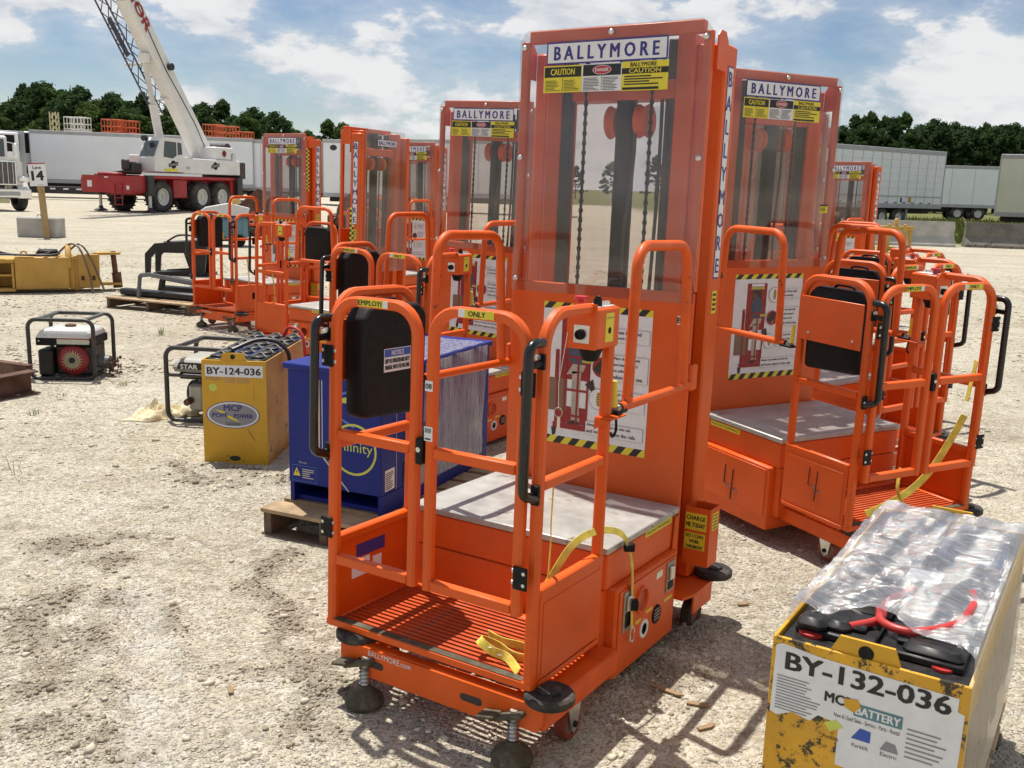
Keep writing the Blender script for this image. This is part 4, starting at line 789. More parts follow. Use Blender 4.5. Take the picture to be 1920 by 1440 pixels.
fr = mb('pale_ink').sheet((.155, -.0006, .235), X_, Z_, .007, .31).sheet((.172, -.0006, .235), X_, Z_, .004, .31).poly([(.155, .235), (.30, .085), (.307, .085), (.165, .235)], (0, -.0006, 0), X_, Z_)
for i in range(28):
    a0, a1 = i*2*math.pi/28, (i+1)*2*math.pi/28; fr.mat('lime_ink').poly([(.33+.10*math.cos(a0), .27+.10*math.sin(a0)), (.33+.10*math.cos(a1), .27+.10*math.sin(a1)), (.33+.11*math.cos(a1), .27+.11*math.sin(a1)), (.33+.11*math.cos(a0), .27+.11*math.sin(a0))][::-1], (0, -.0012, 0), X_, Z_)
fr.mat('lime_ink').text('infinity', (.335, -.0006, .275), X_, Z_, .055, .17)
fr.mat('cyan_ink').poly([(.24, .40), (.24, .49), (.30, .515), (.30, .505), (.248, .484), (.248, .406), (.33, .37), (.33, .36)][::-1], (0, -.0006, 0), X_, Z_).mat('lime_ink').poly([(.25, .478), (.31, .49), (.31, .462), (.262, .462)], (0, -.0006, 0), X_, Z_).mat('pale_ink').poly([(.258, .425), (.272, .425), (.272, .435), (.258, .435)], (0, -.0006, 0), X_, Z_)
fr.mat('cyan_ink').poly([(.018, .095), (.142, .095), (.142, .165), (.018, .165)], (0, -.0005, 0), X_, Z_).mat('blue_paint').poly([(.0195, .0965), (.1405, .0965), (.1405, .1635), (.0195, .1635)], (0, -.0009, 0), X_, Z_).mat('yellow_st').poly([(.024, .118), (.060, .118), (.042, .155)], (0, -.0012, 0), X_, Z_).mat('black_ink').poly([(.040, .123), (.046, .136), (.041, .136), (.045, .147), (.037, .133), (.042, .133)], (0, -.0016, 0), X_, Z_)
lines(fr, (.072, -.0011, .112), X_, Z_, .06, .045, 5, 'pale_ink', .4, 2); fr.mat('pale_ink').text('Enersys', (.075, -.0006, .178), X_, Z_, .011, .04)
link_mesh('front_print', fr.build('front_print', link=False, smooth=False), c)
rv = mb('black')
for i in range(6):
    for j in range(5): rv.box(w+.0004, w+.0012, .17+.045*j, .21+.045*j, .10+.016*i, .111+.016*i)
rv.mat('alu').box(w+.0004, w+.0014, .118, .121, .09, .55); link_mesh('vent', rv.build('vent', link=False, smooth=False), c)
rl = mb('white_st').sheet((w+.0008, .03, .10), Y_, Z_, .075, .09); lines(rl, (w+.0009, .034, .107), Y_, Z_, .065, .075, 9, 'black_ink', .45, 6); link_mesh('rating_plate', rl.build('rating_plate', link=False, smooth=False), c)
for i, z in enumerate((.325, .245)):
    g = mb('steel').cyl((w, .20, z), (w+.03, .20, z), .017, 12, b=.003); g.mat('hose' if i == 0 else 'cable_red').tube(smooth_path([(w+.03, .20, z), (w+.06, .225, z-.012), (w+.05, .30, z-.005), (w+.02, .42, z+.01)], 5), .010, 8); link_mesh('cable', g.build('cable', link=False), c)
wr = MB().mat('wrap_side'); nw = 40; vs = []; zz = 10
for j in range(zz+1):
    for i in range(nw+1):
        f = i/nw; y = .33+(.66-.14*(1-j/zz))*f if False else (.27+.05*(j/zz))+f*(.62-.02*(j/zz)); vs.append((w+.006+.02*abs(math.sin(f*9+j*.2))*(.3+.7*j/zz)+.004*random.random()+.015*(1-j/zz), y, .07+.53*j/zz))
wr.add(vs, [(j*(nw+1)+i, j*(nw+1)+i+1, (j+1)*(nw+1)+i+1, (j+1)*(nw+1)+i) for j in range(zz) for i in range(nw)])
vs = [(w+.02-(w+.06)*i/12, .30+.60*j/10, h+.012+.006*random.random()) for j in range(11) for i in range(13)]; wr.add(vs, [(j*13+i, j*13+i+1, (j+1)*13+i+1, (j+1)*13+i) for j in range(10) for i in range(12)])
link_mesh('stretch_film', wr.build('stretch_film', link=False), c)
# --- forklift batteries
def cells(b, x0, x1, y0, y1, z, nx, ny, seed):
    r = random.Random(seed)
    for i in range(nx):
        for j in range(ny):
            a, e = x0+(x1-x0)*i/nx, y0+(y1-y0)*j/ny; dx, dy = (x1-x0)/nx, (y1-y0)/ny
            b.mat(r.choice(('battery_black', 'battery_black', 'battery_blue'))).box(a+.004, a+dx-.004, e+.004, e+dy-.004, z, z+.016, .003)
            b.mat('battery_black').box(a+dx*.18, a+dx*.82, e+dy*.25, e+dy*.75, z+.0165, z+.028, .004); b.mat('steel_dull').tube(smooth_path([(a+dx*.1, e+dy*.5, z+.020), (a+dx*.5, e+dy*.85, z+(.036 if seed == 3 else .026)), (a+dx*.9, e+dy*.5, z+.020)], 3), .004 if seed == 3 else .003, 5)
    return b
w, d, h = .34, .86, .575; MB1 = Matrix.Translation((-1.615, 4.945, gz(-1.45, 5.2)-.012)) @ Matrix.Rotation(-.03, 4, 'Z')
bt = empty('forklift_battery', 'yellow forklift battery marked BY-124-036 with an oval logo', 'battery', MB1)
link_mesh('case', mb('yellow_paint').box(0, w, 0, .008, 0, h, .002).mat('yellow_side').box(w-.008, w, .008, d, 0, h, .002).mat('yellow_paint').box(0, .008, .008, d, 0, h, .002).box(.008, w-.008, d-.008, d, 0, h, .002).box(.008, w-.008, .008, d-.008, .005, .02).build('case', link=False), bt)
link_mesh('lifting_lug', mb('yellow_paint').prism([(.095, h-.01), (.245, h-.01), (.215, h+.038), (.115, h+.038)], (0, .008, 0), X_, Z_, .006).mat('black_ink').lathe([(0, 0), (.013, 0)], Matrix.Translation((.165, .0015, h+.018)) @ Matrix.Rotation(math.pi/2, 4, 'X'), 16).build('lifting_lug', link=False), bt)
link_mesh('cells', cells(mb('battery_black').box(.008, w-.008, .008, d-.008, .4, h-.012), .012, w-.012, .012, d-.012, h-.012, 3, 6, 3).build('cells', link=False), bt)
b = mb('white_st').sheet((.018, 0, h-.088), X_, Z_, .305, .062, .0006).mat('black_ink').text('BY-124-036', (.1705, 0, h-.057), X_, Z_, .036, .28, lift=.001, bold=.035); link_mesh('number_label', b.build('number_label', link=False, smooth=False), bt)
el = [(math.cos(i*math.pi/16), math.sin(i*math.pi/16)) for i in range(32)]; lg = MB()
for k, (a, e, m_) in enumerate(((.142, .073, 'blue_ink'), (.137, .069, 'white_st'), (.127, .061, 'grey_ink'))): lg.mat(m_).poly([(.16+a*q[0], .285+e*q[1]) for q in el], (0, 0, 0), X_, Z_, .0006+.0004*k)
lg.mat('blue_ink').text('MCP', (.16, 0, .322), X_, Z_, .032, .095, lift=.0022, bold=.035).text('POPE', (.092, 0, .282), X_, Z_, .022, .082, lift=.0022, bold=.035).text('POWER', (.215, 0, .28), X_, Z_, .022, .10, lift=.0022, bold=.035)
lg.mat('yellow_st').poly([(.06, .313), (.115, .302), (.118, .290), (.165, .27), (.175, .262), (.20, .245), (.15, .262), (.128, .272), (.125, .285), (.10, .293)][::-1], (0, 0, 0), X_, Z_, .0019); lines(lg, (.12, -.0014, .232), X_, Z_, .08, .016, 2, 'black_ink', .35, 2); link_mesh('oval_logo', lg.build('oval_logo', link=False, smooth=False), bt)
b = mb('lime_ink').poly([(.058+.021*q[0], .43+.021*q[1]) for q in el], (0, 0, 0), X_, Z_, .0006).mat('yellow_side').sheet((.02, 0, .467), X_, Z_, .085, .022, .0005).sheet((.115, 0, .455), X_, Z_, .06, .03, .0005).sheet((.185, 0, .455), X_, Z_, .065, .03, .0005).mat('photo_dark').poly([(.165+.03*q[0], .05+.014*q[1]) for q in el], (0, 0, 0), X_, Z_, .0006).sheet((.115, 0, .06), X_, Z_, .02, .003, .0006).sheet((.115, 0, .035), X_, Z_, .02, .003, .0006).sheet((.20, 0, .035), X_, Z_, .018, .003, .0006)
b.mat('photo_dark').sheet((.272, 0, .36), X_, Z_, .0015, .09, .0006).poly([(.235, .21), (.238, .21), (.262, .17), (.282, .145), (.279, .145), (.258, .17)], (0, 0, 0), X_, Z_, .0006); link_mesh('sticker', b.build('sticker', link=False, smooth=False), bt)
link_mesh('cable', mb('hose').tube(smooth_path([(.10, .20, h+.02), (.20, .30, h+.06), (.30, .32, h+.055), (.365, .34, h-.01), (.37, .35, h-.12)], 6), .011, 8).build('cable', link=False), bt)
link_mesh('cable', mb('cable_red').tube(smooth_path([(.24, .70, h+.02), (.29, .66, h+.085), (.37, .62, h+.055), (.40, .58, h-.05), (.40, .56, h-.14)], 6), .009, 8).build('cable', link=False), bt)
# front-right battery under stretch film, on a pallet
w, d, h = .36, .98, .50; MB2 = Matrix.Translation((.53, 1.78, 0)) @ Matrix.Rotation(-.565, 4, 'Z'); z0 = gz(.75, 2.0)-.004
pallet(MB2 @ Matrix.Translation((-.06, .0, z0)), 'wooden pallet under the film-wrapped battery at lower right', .425, 1.02, 6)
MB2 = MB2 @ Matrix.Translation((0, 0, z0+.127)); h = .60-z0-.127
bt = empty('forklift_battery', 'dirty yellow forklift battery marked BY-132-036 wrapped in clear film', 'battery', MB2)
link_mesh('case', mb('yellow_dirty').box(0, w, 0, .007, 0, h, .0015).mat('tan_side').box(w-.007, w, .0075, d, 0, h, .0015).mat('yellow_paint').box(0, .007, .0075, d, 0, h, .0015).box(.0075, w-.0075, d-.007, d, 0, h, .0015).build('case', link=False), bt)
for yy in (.003, d-.012): link_mesh('lifting_lug', mb('yellow_paint').prism([(.10, h-.02), (.245, h-.02), (.225, h+.032), (.125, h+.032)], (0, yy+.009, 0), X_, Z_, .007).mat('black_ink').lathe([(0, 0), (.0145, 0)], Matrix.Translation((.175, yy+.0014, h+.010)) @ Matrix.Rotation(math.pi/2, 4, 'X'), 20).build('lifting_lug', link=False), bt)
tp = mb('battery_black').box(.0075, w-.0075, .0075, d-.0075, h-.12, h-.012, .002)
cells(tp, .02, w-.02, .06, d-.03, h-.012, 2, 6, 8)
link_mesh('cells', tp.build('cells', link=False), bt)
link_mesh('terminal', mb('cable_red').lathe([(.026, 0), (.026, .006), (.02, .008), (0, .008)], Matrix.Translation((.055, .075, h-.011)), 18).mat('battery_black').box(.025, .085, .055, .105, h-.004, h+.026, .012).box(.075, .125, .075, .12, h-.002, h+.024, .011).build('terminal', link=False), bt)
link_mesh('terminal', mb('battery_black').box(.225, .335, .07, .125, h-.004, h+.02, .012).mat('cable_red').lathe([(.022, 0), (.022, .005), (0, .006)], Matrix.Translation((.30, .075, h-.011)), 16).build('terminal', link=False), bt)
link_mesh('cable', mb('cable_red').tube(smooth_path([(.12, .10, h+.012), (.165, .16, h+.018), (.16, .24, h+.022), (.19, .36, h+.02)], 6), .0085, 10).build('cable', link=False), bt)
link_mesh('cable', mb('cable_red').tube(smooth_path([(.155, .205, h+.022), (.175, .135, h+.024), (.235, .12, h+.026), (.30, .20, h+.03), (.315, .33, h+.028), (.30, .42, h+.02)], 7), .0085, 10).build('cable', link=False), bt)
lb = MB(); L0 = lambda pts, m_, l: lb.mat(m_).poly(pts, (0, 0, 0), X_, Z_, l)
H2 = h
L0([(.006, H2-.16), (.02, H2-.165), (.05, H2-.15), (.085, H2-.157), (.10, H2-.14), (.14, H2-.145), (.14, H2-.23), (.20, H2-.235), (.245, H2-.255), (.255, H2-.215), (.30, H2-.22), (.352, H2-.235), (.354, H2-.055), (.30, H2-.042), (.02, H2-.012), (.008, H2-.018)], 'white_st', .0005)
L0([(.018, H2-.068), (.342, H2-.072), (.342, H2-.026), (.018, H2-.018)], 'white_st', .0008); lb.mat('black_ink').text('BY-132-036', (.18, 0, H2-.045), X_, Z_, .036, .30, lift=.0014, bold=.035)
lines(lb, (.015, -.0004, H2-.15), X_, Z_, .09, .075, 12, 'grey_ink', .4, 4); lb.mat('black_ink').text('MCP', (.135, 0, H2-.095), X_, Z_, .02, .05, lift=.0012, bold=.035)
lb.mat('teal').sheet((.165, 0, H2-.118), X_, Z_, .088, .026, .001).mat('white_st').text('BATTERY', (.209, 0, H2-.105), X_, Z_, .016, .08, lift=.0016, bold=.035).mat('black_ink').text('New & Used Sales - Service - Parts - Rental', (.19, 0, H2-.127), X_, Z_, .009, .12, lift=.0012)
L0([(.112, H2-.15), (.135, H2-.138), (.15, H2-.15), (.125, H2-.165)], 'lime_ink', .001); L0([(.165, H2-.165), (.18, H2-.14), (.20, H2-.142), (.20, H2-.165)], 'notice_blue', .001); L0([(.218, H2-.17), (.228, H2-.15), (.245, H2-.152), (.252, H2-.17)], 'grey_ink', .001)
for tx, x in (('Forklift', .128), ('Forklift', .183), ('Electric', .235)): lb.mat('black_ink').text(tx, (x, 0, H2-.178), X_, Z_, .008, .03, lift=.001)
lines(lb, (.262, -.0004, H2-.17), X_, Z_, .08, .065, 7, 'grey_ink', .35, 7); L0([(.29, H2-.225), (.345, H2-.225), (.345, H2-.19), (.29, H2-.19)], 'grey_ink', .0008); L0([(.2915, H2-.2235), (.3435, H2-.2235), (.3435, H2-.1915), (.2915, H2-.1915)], 'white_st', .0011); L0([(.318, H2-.21), (.328, H2-.215), (.328, H2-.20)], 'black_ink', .0015)
L0([(.145, H2-.088), (.17, H2-.084), (.178, H2-.098), (.165, H2-.112), (.148, H2-.105)], 'yellow_paint', .0020)
link_mesh('number_label', lb.build('number_label', link=False, smooth=False), bt)
# film over the top: taut at the rear, gathered at a front edge
fm = MB().mat('wrap'); na, nb = 46, 60; vs = []; rr = np.random.default_rng(5); jit = rr.normal(0, .0010, (nb+1, na+1)); gj, gi = np.meshgrid(np.arange(nb+1)/nb, np.arange(na+1)/na, indexing='ij'); NZ = np.abs(fbm(gi*2.2+gj*1.5, gj*16-gi*3.0, 1.0, 61, 4)-.47)*2.4+np.abs(fbm(gi*7, gj*5, 1.0, 91, 3)-.44)*.8
for j in range(nb+1):
    f = j/nb; y = .075+(d-.075+.02)*f
    for i in range(na+1):
        g = i/na; y_ = y+(.085*math.sin(g*3.14)**2+.02*math.sin(17*g)-.03*g)*(1-f)**2
        zt = h+.030+.018*float(NZ[j, i])+.003*math.sin(23*g-8*f)-.010*f; xg = -.012+(w+.024)*g
        if g < .04: zt = h-.02-(.04-g)*3.0*(.4+f)
        if g > .96: zt = h-.02-(g-.96)*9.0
        if f > .97: zt = min(zt, h+.01-(f-.97)*2)
        vs.append((xg, y_, zt+jit[j, i]))
fm.add(vs, [(j*(na+1)+i, j*(na+1)+i+1, (j+1)*(na+1)+i+1, (j+1)*(na+1)+i) for j in range(nb) for i in range(na)])
link_mesh('stretch_film', fm.build('stretch_film', link=False), bt)
fs_ = MB().mat('wrap_clear'); vs = [(w+.006+.004*random.random(), .03+(d-.03)*i/30, h-.02-(h-.03)*j/12) for j in range(13) for i in range(31)]; fs_.add(vs, [(j*31+i, j*31+i+1, (j+1)*31+i+1, (j+1)*31+i) for j in range(12) for i in range(30)]); link_mesh('stretch_film', fs_.build('stretch_film', link=False), bt)
link_mesh('paper_slip', mb('white_st').box(.165, .235, .40, .47, h+.026, h+.027).build('paper_slip', link=False), bt)
# --- portable generators
def gen_frame(r, w, d, h, m='frame_tube', rt=.013):
    for y in (0, d): link_mesh('frame_loop', mb(m).tube(rpath([(0, y, rt), (0, y, h), (w, y, h), (w, y, rt)], .06, 6, True), rt, 12, Y_, True).build('frame_loop', link=False), r)
    for x in (.06, w-.06):
        link_mesh('frame_bar', mb('grey_steel' if r.get('alt') else m).tube([(x, .005, h), (x, d-.005, h)], rt*.95, 10).build('frame_bar', link=False), r); link_mesh('frame_bar', mb(m).tube([(x, .005, rt), (x, d-.005, rt)], rt*.95, 10).build('frame_bar', link=False), r)
g = empty('generator', 'small portable generator with white fuel tank and red recoil starter', 'generator', place(-3.57, 7.05, gz(-3.3, 7.2)-.006, .05)); g['alt'] = 1
w, d, h = .47, .40, .455; gen_frame(g, w, d, h, rt=.015); del g['alt']
vs = []; ring = [(.045, .03, .315), (.045, .03, .33), (.065, .05, .365), (.085, .075, .375)]
for (x, y, z) in ring: vs += [(x, y, z), (w-x, y, z), (w-x, d-y, z), (x, d-y, z)]
fs0 = [(i*4+j, i*4+(j+1) % 4, (i+1)*4+(j+1) % 4, (i+1)*4+j) for i in range(3) for j in range(4)]+[(0, 3, 2, 1), (12, 13, 14, 15)]
link_mesh('fuel_tank', mb('tank_white').add(vs, fs0).mat('rust').lathe([(.04, 0), (.04, .012), (.03, .018), (0, .018)], Matrix.Translation((w/2-.02, d*.6, .375)), 16).build('fuel_tank', link=False), g)
link_mesh('shroud', mb('black').box(.03, w-.03, .045, d-.03, .255, .314, .004).mat('crane_red').box(.19, w-.03, .0435, .0445, .305, .314).mat('pale_ink').box(.185, w-.05, .0435, .0445, .268, .304).mat('steel').box(.05, .06, .04, .0445, .285, .295).box(w-.055, w-.045, .04, .0445, .285, .295).build('shroud', link=False), g)
link_mesh('air_filter', mb('dark_steel').box(.045, .15, .03, .20, .03, .225, .012).build('air_filter', link=False), g)
link_mesh('engine', mb('dark_steel').box(.15, w-.05, .09, .36, .03, .25, .01).mat('grey_steel').cyl((w-.04, .2, .12), (w+.035, .2, .11), .05, 14).build('engine', link=False), g)
My = lambda x, y, z: Matrix.Translation((x, y, z)) @ Matrix.Rotation(math.pi/2, 4, 'X')
sc = mb('engine_red').lathe([(.115, -.05), (.115, .01), (.10, .025), (.06, .032), (0, .032)], My(.285, .085, .145), 24).mat('engine_red').box(.18, .39, .088, .11, .05, .235, .02)
sc.mat('cream').lathe([(.022, .0335), (.055, .0335)], My(.285, .085, .145), 24)
for i in range(20):
    a = i*math.pi/10; sc.mat('cream').poly([(.285+.053*math.cos(a), .145+.053*math.sin(a)), (.285+.082*math.cos(a+.22), .145+.082*math.sin(a+.22)), (.285+.053*math.cos(a+.16), .145+.053*math.sin(a+.16))], (0, .0510, 0), X_, Z_)
sc.mat('dark_steel').lathe([(.022, .032), (.022, .040), (.012, .043), (0, .043)], My(.285, .085, .145), 16); link_mesh('recoil_starter', sc.build('recoil_starter', link=False), g)
ch = mb('rust'); rr = random.Random(3)
for i in range(46):
    p = Vector((w+.05+rr.uniform(-.035, .05), .2+rr.uniform(-.06, .08), .07+rr.uniform(-.06, .07))); ch.lathe([(.011, -.003), (.015, 0), (.011, .003)], Matrix.Translation(p) @ Matrix.Rotation(rr.uniform(0, 3), 4, 'X') @ Matrix.Rotation(rr.uniform(0, 3), 4, 'Y'), 6)
oc = ch.build('rusty_chain'); oc.matrix_world = g.matrix_world.copy(); tag(oc, 'heap of rusty chain against the right side of the white-tank generator', 'chain')
g = empty('generator', 'portable generator with grey tank lettered STAR beside the yellow battery', 'generator', place(-2.13, 5.86, gz(-2.0, 6.0)-.006, -.12))
w, d, h = .52, .42, .47; gen_frame(g, w, d, h, rt=.0145); link_mesh('frame_bar', mb('frame_tube').tube([(0, 0, .30), (w, 0, .30)], .012, 10).build('frame_bar', link=False), g)
vs = []
for (x, y, z) in [(.04, .03, .315), (.03, .025, .345), (.05, .05, .385), (.09, .09, .40)]: vs += [(x, y, z), (w-x, y, z), (w-x, d-y, z), (x, d-y, z)]
tk = mb('tank_grey').add(vs, fs0).mat('dark_steel').poly([(.06, .335), (.22, .335), (.235, .378), (.075, .378)], (0, .028, 0), X_, Z_, .012).mat('white_st').text('STAR', (.14, .028, .352), X_, Z_, .028, .11, lift=.014, bold=.035); link_mesh('fuel_tank', tk.build('fuel_tank', link=False), g)
link_mesh('shroud', mb('black').box(.07, w-.04, .03, d-.03, .27, .314, .005).build('shroud', link=False), g)
link_mesh('muffler', mb('tank_grey').box(.11, .21, .05, .30, .06, .235, .018).mat('rust').cyl((.13, .055, .135), (.125, -.005, .13), .021, 14).build('muffler', link=False), g)
link_mesh('engine', mb('dark_steel').cyl((.07, .18, .16), (.12, .18, .16), .075, 20, b=.01).mat('dark_steel').box(.21, .45, .06, .36, .02, .26, .015).build('engine', link=False), g)
# --- crumpled tarp
tv = []; n = 40
for j in range(n+1):
    for i in range(n+1):
        u, v = i/n*2-1, j/n*2-1; r = min(1.0, math.hypot(u, v)); a = math.atan2(v, u); edge = .85+.22*math.sin(3*a+1)+.12*math.sin(7*a)
        x, y = -2.22+.20*u*edge, 5.98+.17*v*edge; hh = max(0, 1-r)**.45*(.01+.13*abs(float(fbm(np.array([u]), np.array([v]), 1.9, 41, 3)[0])-.43)*2+.028*abs(math.sin(6*u+4*math.sin(3*v)))+.022*abs(math.sin(10*v+6*u)))
        tv.append((x, y, gz(x, y)+.004+hh))
o = MB().mat('tarp').add(tv, [(j*(n+1)+i, j*(n+1)+i+1, (j+1)*(n+1)+i+1, (j+1)*(n+1)+i) for j in range(n) for i in range(n)]).build('tarp'); tag(o, 'crumpled cream plastic sheet on the ground beside the STAR generator', 'tarp')
# --- hydraulic attachment lying on its side
r = empty('hydraulic_hammer', 'yellow hydraulic hammer attachment lying on the ground with hoses', 'attachment', Matrix.Translation((-5.72, 12.45, gz(-5.7, 12.4)-.01)) @ Matrix.Rotation(.42, 4, 'Z'))
link_mesh('housing', mb('machine_yellow').box(-.62, .0, 0, .55, .06, .47, .012).build('housing', link=False), r)
rbm = mb('machine_yellow').box(-1.05, -.621, .03, .55, .03, .075, .006).box(-1.05, -.621, .03, .55, .39, .44, .006).box(-.66, -.63, .02, .5, .075, .39, .004).box(-1.05, -.66, .28, .55, .076, .389, .004).box(-.86, -.83, .03, .28, .076, .389, .004).box(-1.05, -.64, .04, .28, .225, .25, .004).box(-1.6, -1.051, -.03, .56, -.0, .46, .015); link_mesh('ribbed_end', rbm.build('ribbed_end', link=False), r)
link_mesh('adapter', mb('machine_yellow').prism([(.04, .05), (.34, .09), (.40, .46), (.32, .52), (.10, .48)], (0, .10, 0), X_, Z_, -.0) if False else mb('machine_yellow').box(.001, .06, .06, .55, .05, .47, .006).prism([(.06, .03), (.36, .10), (.37, .50), (.06, .44)], (0, .14, 0), X_, Z_, .03).prism([(.06, .03), (.36, .10), (.37, .50), (.06, .44)], (0, .52, 0), X_, Z_, .03).box(.08, .34, .141, .489, .12, .40, .01).build('adapter', link=False), r)
for z, sg in ((.48, 1), (.08, -1)): link_mesh('ear', mb('machine_yellow').prism([(.33, .20), (.62, .24), (.64, .42), (.33, .46)], (0, 0, z), X_, Y_, .03).build('ear', link=False), r)
link_mesh('pin', mb('rust').cyl((.57, .33, .10), (.54, .33, .52), .035, 14).cyl((.585, .33, .04), (.572, .33, .24), .06, 14).build('pin', link=False), r)
link_mesh('collar', mb('machine_yellow').tube([(.0, .275+.26*math.cos(a*.2417), .33+.26*math.sin(a*.2417)) for a in range(0, 14)], .035, 8, X_).build('collar', link=False), r)
link_mesh('end_block', mb('machine_yellow').box(.10, .36, .10, .139, .06, .50, .01).box(.20, .24, .09, .0995, .30, .36).mat('rust').box(.14, .18, .095, .0995, .16, .22).box(.27, .31, .095, .0995, .16, .22).build('end_block', link=False), r)
link_mesh('pad', mb('black').box(-.36, -.12, .1, .34, .485, .55, .015).build('pad', link=False), r)
for x in (-.52, -.34): link_mesh('lifting_eye', mb('machine_yellow').tube([(x+.035*math.cos(a*.52), .25, .49+.035*math.sin(a*.52)) for a in range(12)], .011, 8, Y_, True).build('lifting_eye', link=False), r)
for pts, m_ in (([(-.12, .3, .5), (.02, .2, .62), (.14, .05, .57), (.24, -.05, .25), (.27, -.08, .0)], 'hose_brown'), ([(.0, .3, .52), (.14, .2, .62), (.26, .08, .46), (.36, 0, .18), (.40, -.05, .06)], 'hose_brown'), ([(-1.2, .1, .48), (-.8, .05, .5), (-.5, .02, .495), (-.3, .0, .5), (-.22, .1, .52), (-.35, .2, .5)], 'hose'), ([(-1.2, .15, .50), (-.7, .1, .5), (-.35, -.01, .49), (-.16, .0, .5), (-.1, .12, .51), (-.2, .25, .5)], 'hose'), ([(-1.3, .2, .52), (-1.0, .15, .58), (-.75, .1, .52), (-.6, .08, .49)], 'hose')):
    link_mesh('hose', mb(m_).tube(smooth_path(pts, 6), .013, 8).build('hose', link=False), r)
# --- black grapple
r = empty('grapple', 'black grapple attachment standing beside the leftmost lift', 'attachment', Matrix.Translation((-5.72, 14.95, gz(-5.5, 15)-.01)) @ Matrix.Rotation(.05, 4, 'Z'))
for y in (0, .5): link_mesh('claw', mb('dark_steel').prism([(.02, .0), (.10, .04), (.12, .28), (.20, .36), (.62, .36), (.70, .10), (.20, .06), (.16, .0), (.92, .0), (.98, .5), (.88, .56), (.18, .50), (.03, .34)], (0, y+.04, 0), X_, Z_, .04).build('claw', link=False), r)
link_mesh('cross_tube', mb('dark_steel').box(.70, .92, .041, .5, .38, .55, .02).mat('black').cyl((.25, .27, .47), (.72, .27, .5), .05, 12).build('cross_tube', link=False), r)
link_mesh('floor_plate', mb('dark_steel').box(.12, 1.0, .045, .49, .01, .05, .006).build('floor_plate', link=False), r)
link_mesh('hose', mb('hose').tube(smooth_path([(.3, .25, .52), (.5, .2, .62), (.75, .2, .6), (.9, .25, .45)], 6), .015, 8).build('hose', link=False), r)
# --- pallet with black fork frame
pallet(Matrix.Translation((-4.72, 11.15, gz(-4.3, 11)-.004)) @ Matrix.Rotation(-.42, 4, 'Z'), 'weathered wooden pallet carrying the black fork frame', 1.25, .95, 6, .13, 'wood')
r = empty('fork_attachment', 'black steel fork frame with grey hoop lying on the pallet', 'attachment', Matrix.Translation((-4.62, 11.30, gz(-4.3, 11)+.127)) @ Matrix.Rotation(-.38, 4, 'Z'))
link_mesh('beam', mb('dark_steel').box(.0, 1.2, .0, .12, .01, .085, .015).box(.1, 1.2, .55, .65, .01, .08, .01).build('beam', link=False), r)
link_mesh('hoop', mb('grey_steel').rtube(rpath([(.34, -.06, 0), (.36, -.04, .26), (.46, .0, .27), (1.1, .25, .15)], .03, 4), .045, .025, Y_).build('hoop', link=False), r)
link_mesh('arm', mb('dark_steel').rtube(rpath([(.25, .4, .0), (.3, .4, .2), (1.2, .4, .12)], .04, 4), .06, .05, Y_).build('arm', link=False), r)
# --- rusty steel frame at the left edge
r = empty('scrap_steelwork', 'rusty steel channels with a yellow plate at the left edge', 'scrap', Matrix.Translation((-3.36, 6.62, gz(-3.4, 6.6)-.002)) @ Matrix.Rotation(-2.0, 4, 'Z'))
link_mesh('channel', mb('rust').box(0, 1.3, 0, .012, .0, .16, .002).box(0, 1.3, .0125, .09, .148, .16, .002).box(0, 1.3, .0125, .10, .0, .012, .002).build('channel', link=False), r)
link_mesh('plate', mb('machine_yellow').box(.05, 1.3, -.012, -.0005, .02, .11, .002).build('plate', link=False), r)
link_mesh('cross_channel', mb('rust').box(-.03, .02, -.5, .0, .161, .19, .003).box(.02, .026, -.5, .0, .10, .19, .002).build('cross_channel', link=False), r)
# --- lane sign
sx_, sy_ = -11.0, 22.7; zg = gz(sx_, sy_)
r = empty('concrete_block', 'pale concrete block at the foot of the Lane 14 post', 'block', Matrix.Translation((-11.72, 22.95, zg-.02)) @ Matrix.Rotation(.05, 4, 'Z'))
link_mesh('block', mb('concrete').box(0, .92, 0, .55, 0, .50, .035).build('block', link=False), r); link_mesh('lifting_loop', mb('steel_dull').tube(smooth_path([(.38, .25, .49), (.41, .25, .545), (.46, .25, .545), (.49, .25, .49)], 5), .012, 8).build('lifting_loop', link=False), r)
r = empty('lane_sign', 'white Lane 14 sign on a wooden post', 'sign', place(-10.98, 22.86, zg-.02, .03, 0, -.055))
link_mesh('post', mb('post_wood').box(-.065, .065, -.02, .06, 0, 1.55, .004).build('post', link=False), r)
b = mb('sign_white').box(-.22, .18, -.03, -.021, 1.22, 1.74, .001).mat('crane_red').box(-.22, .18, -.0312, -.0302, 1.715, 1.74).mat('black_ink').text('Lane', (-.02, -.03, 1.64), X_, Z_, .075, .19, bold=.03).text('14', (-.02, -.03, 1.455), X_, Z_, .21, .26, bold=.05).text('_______', (.02, -.03, 1.25), X_, Z_, .006, .13); link_mesh('sign_board', b.build('sign_board', link=False, smooth=False), r)
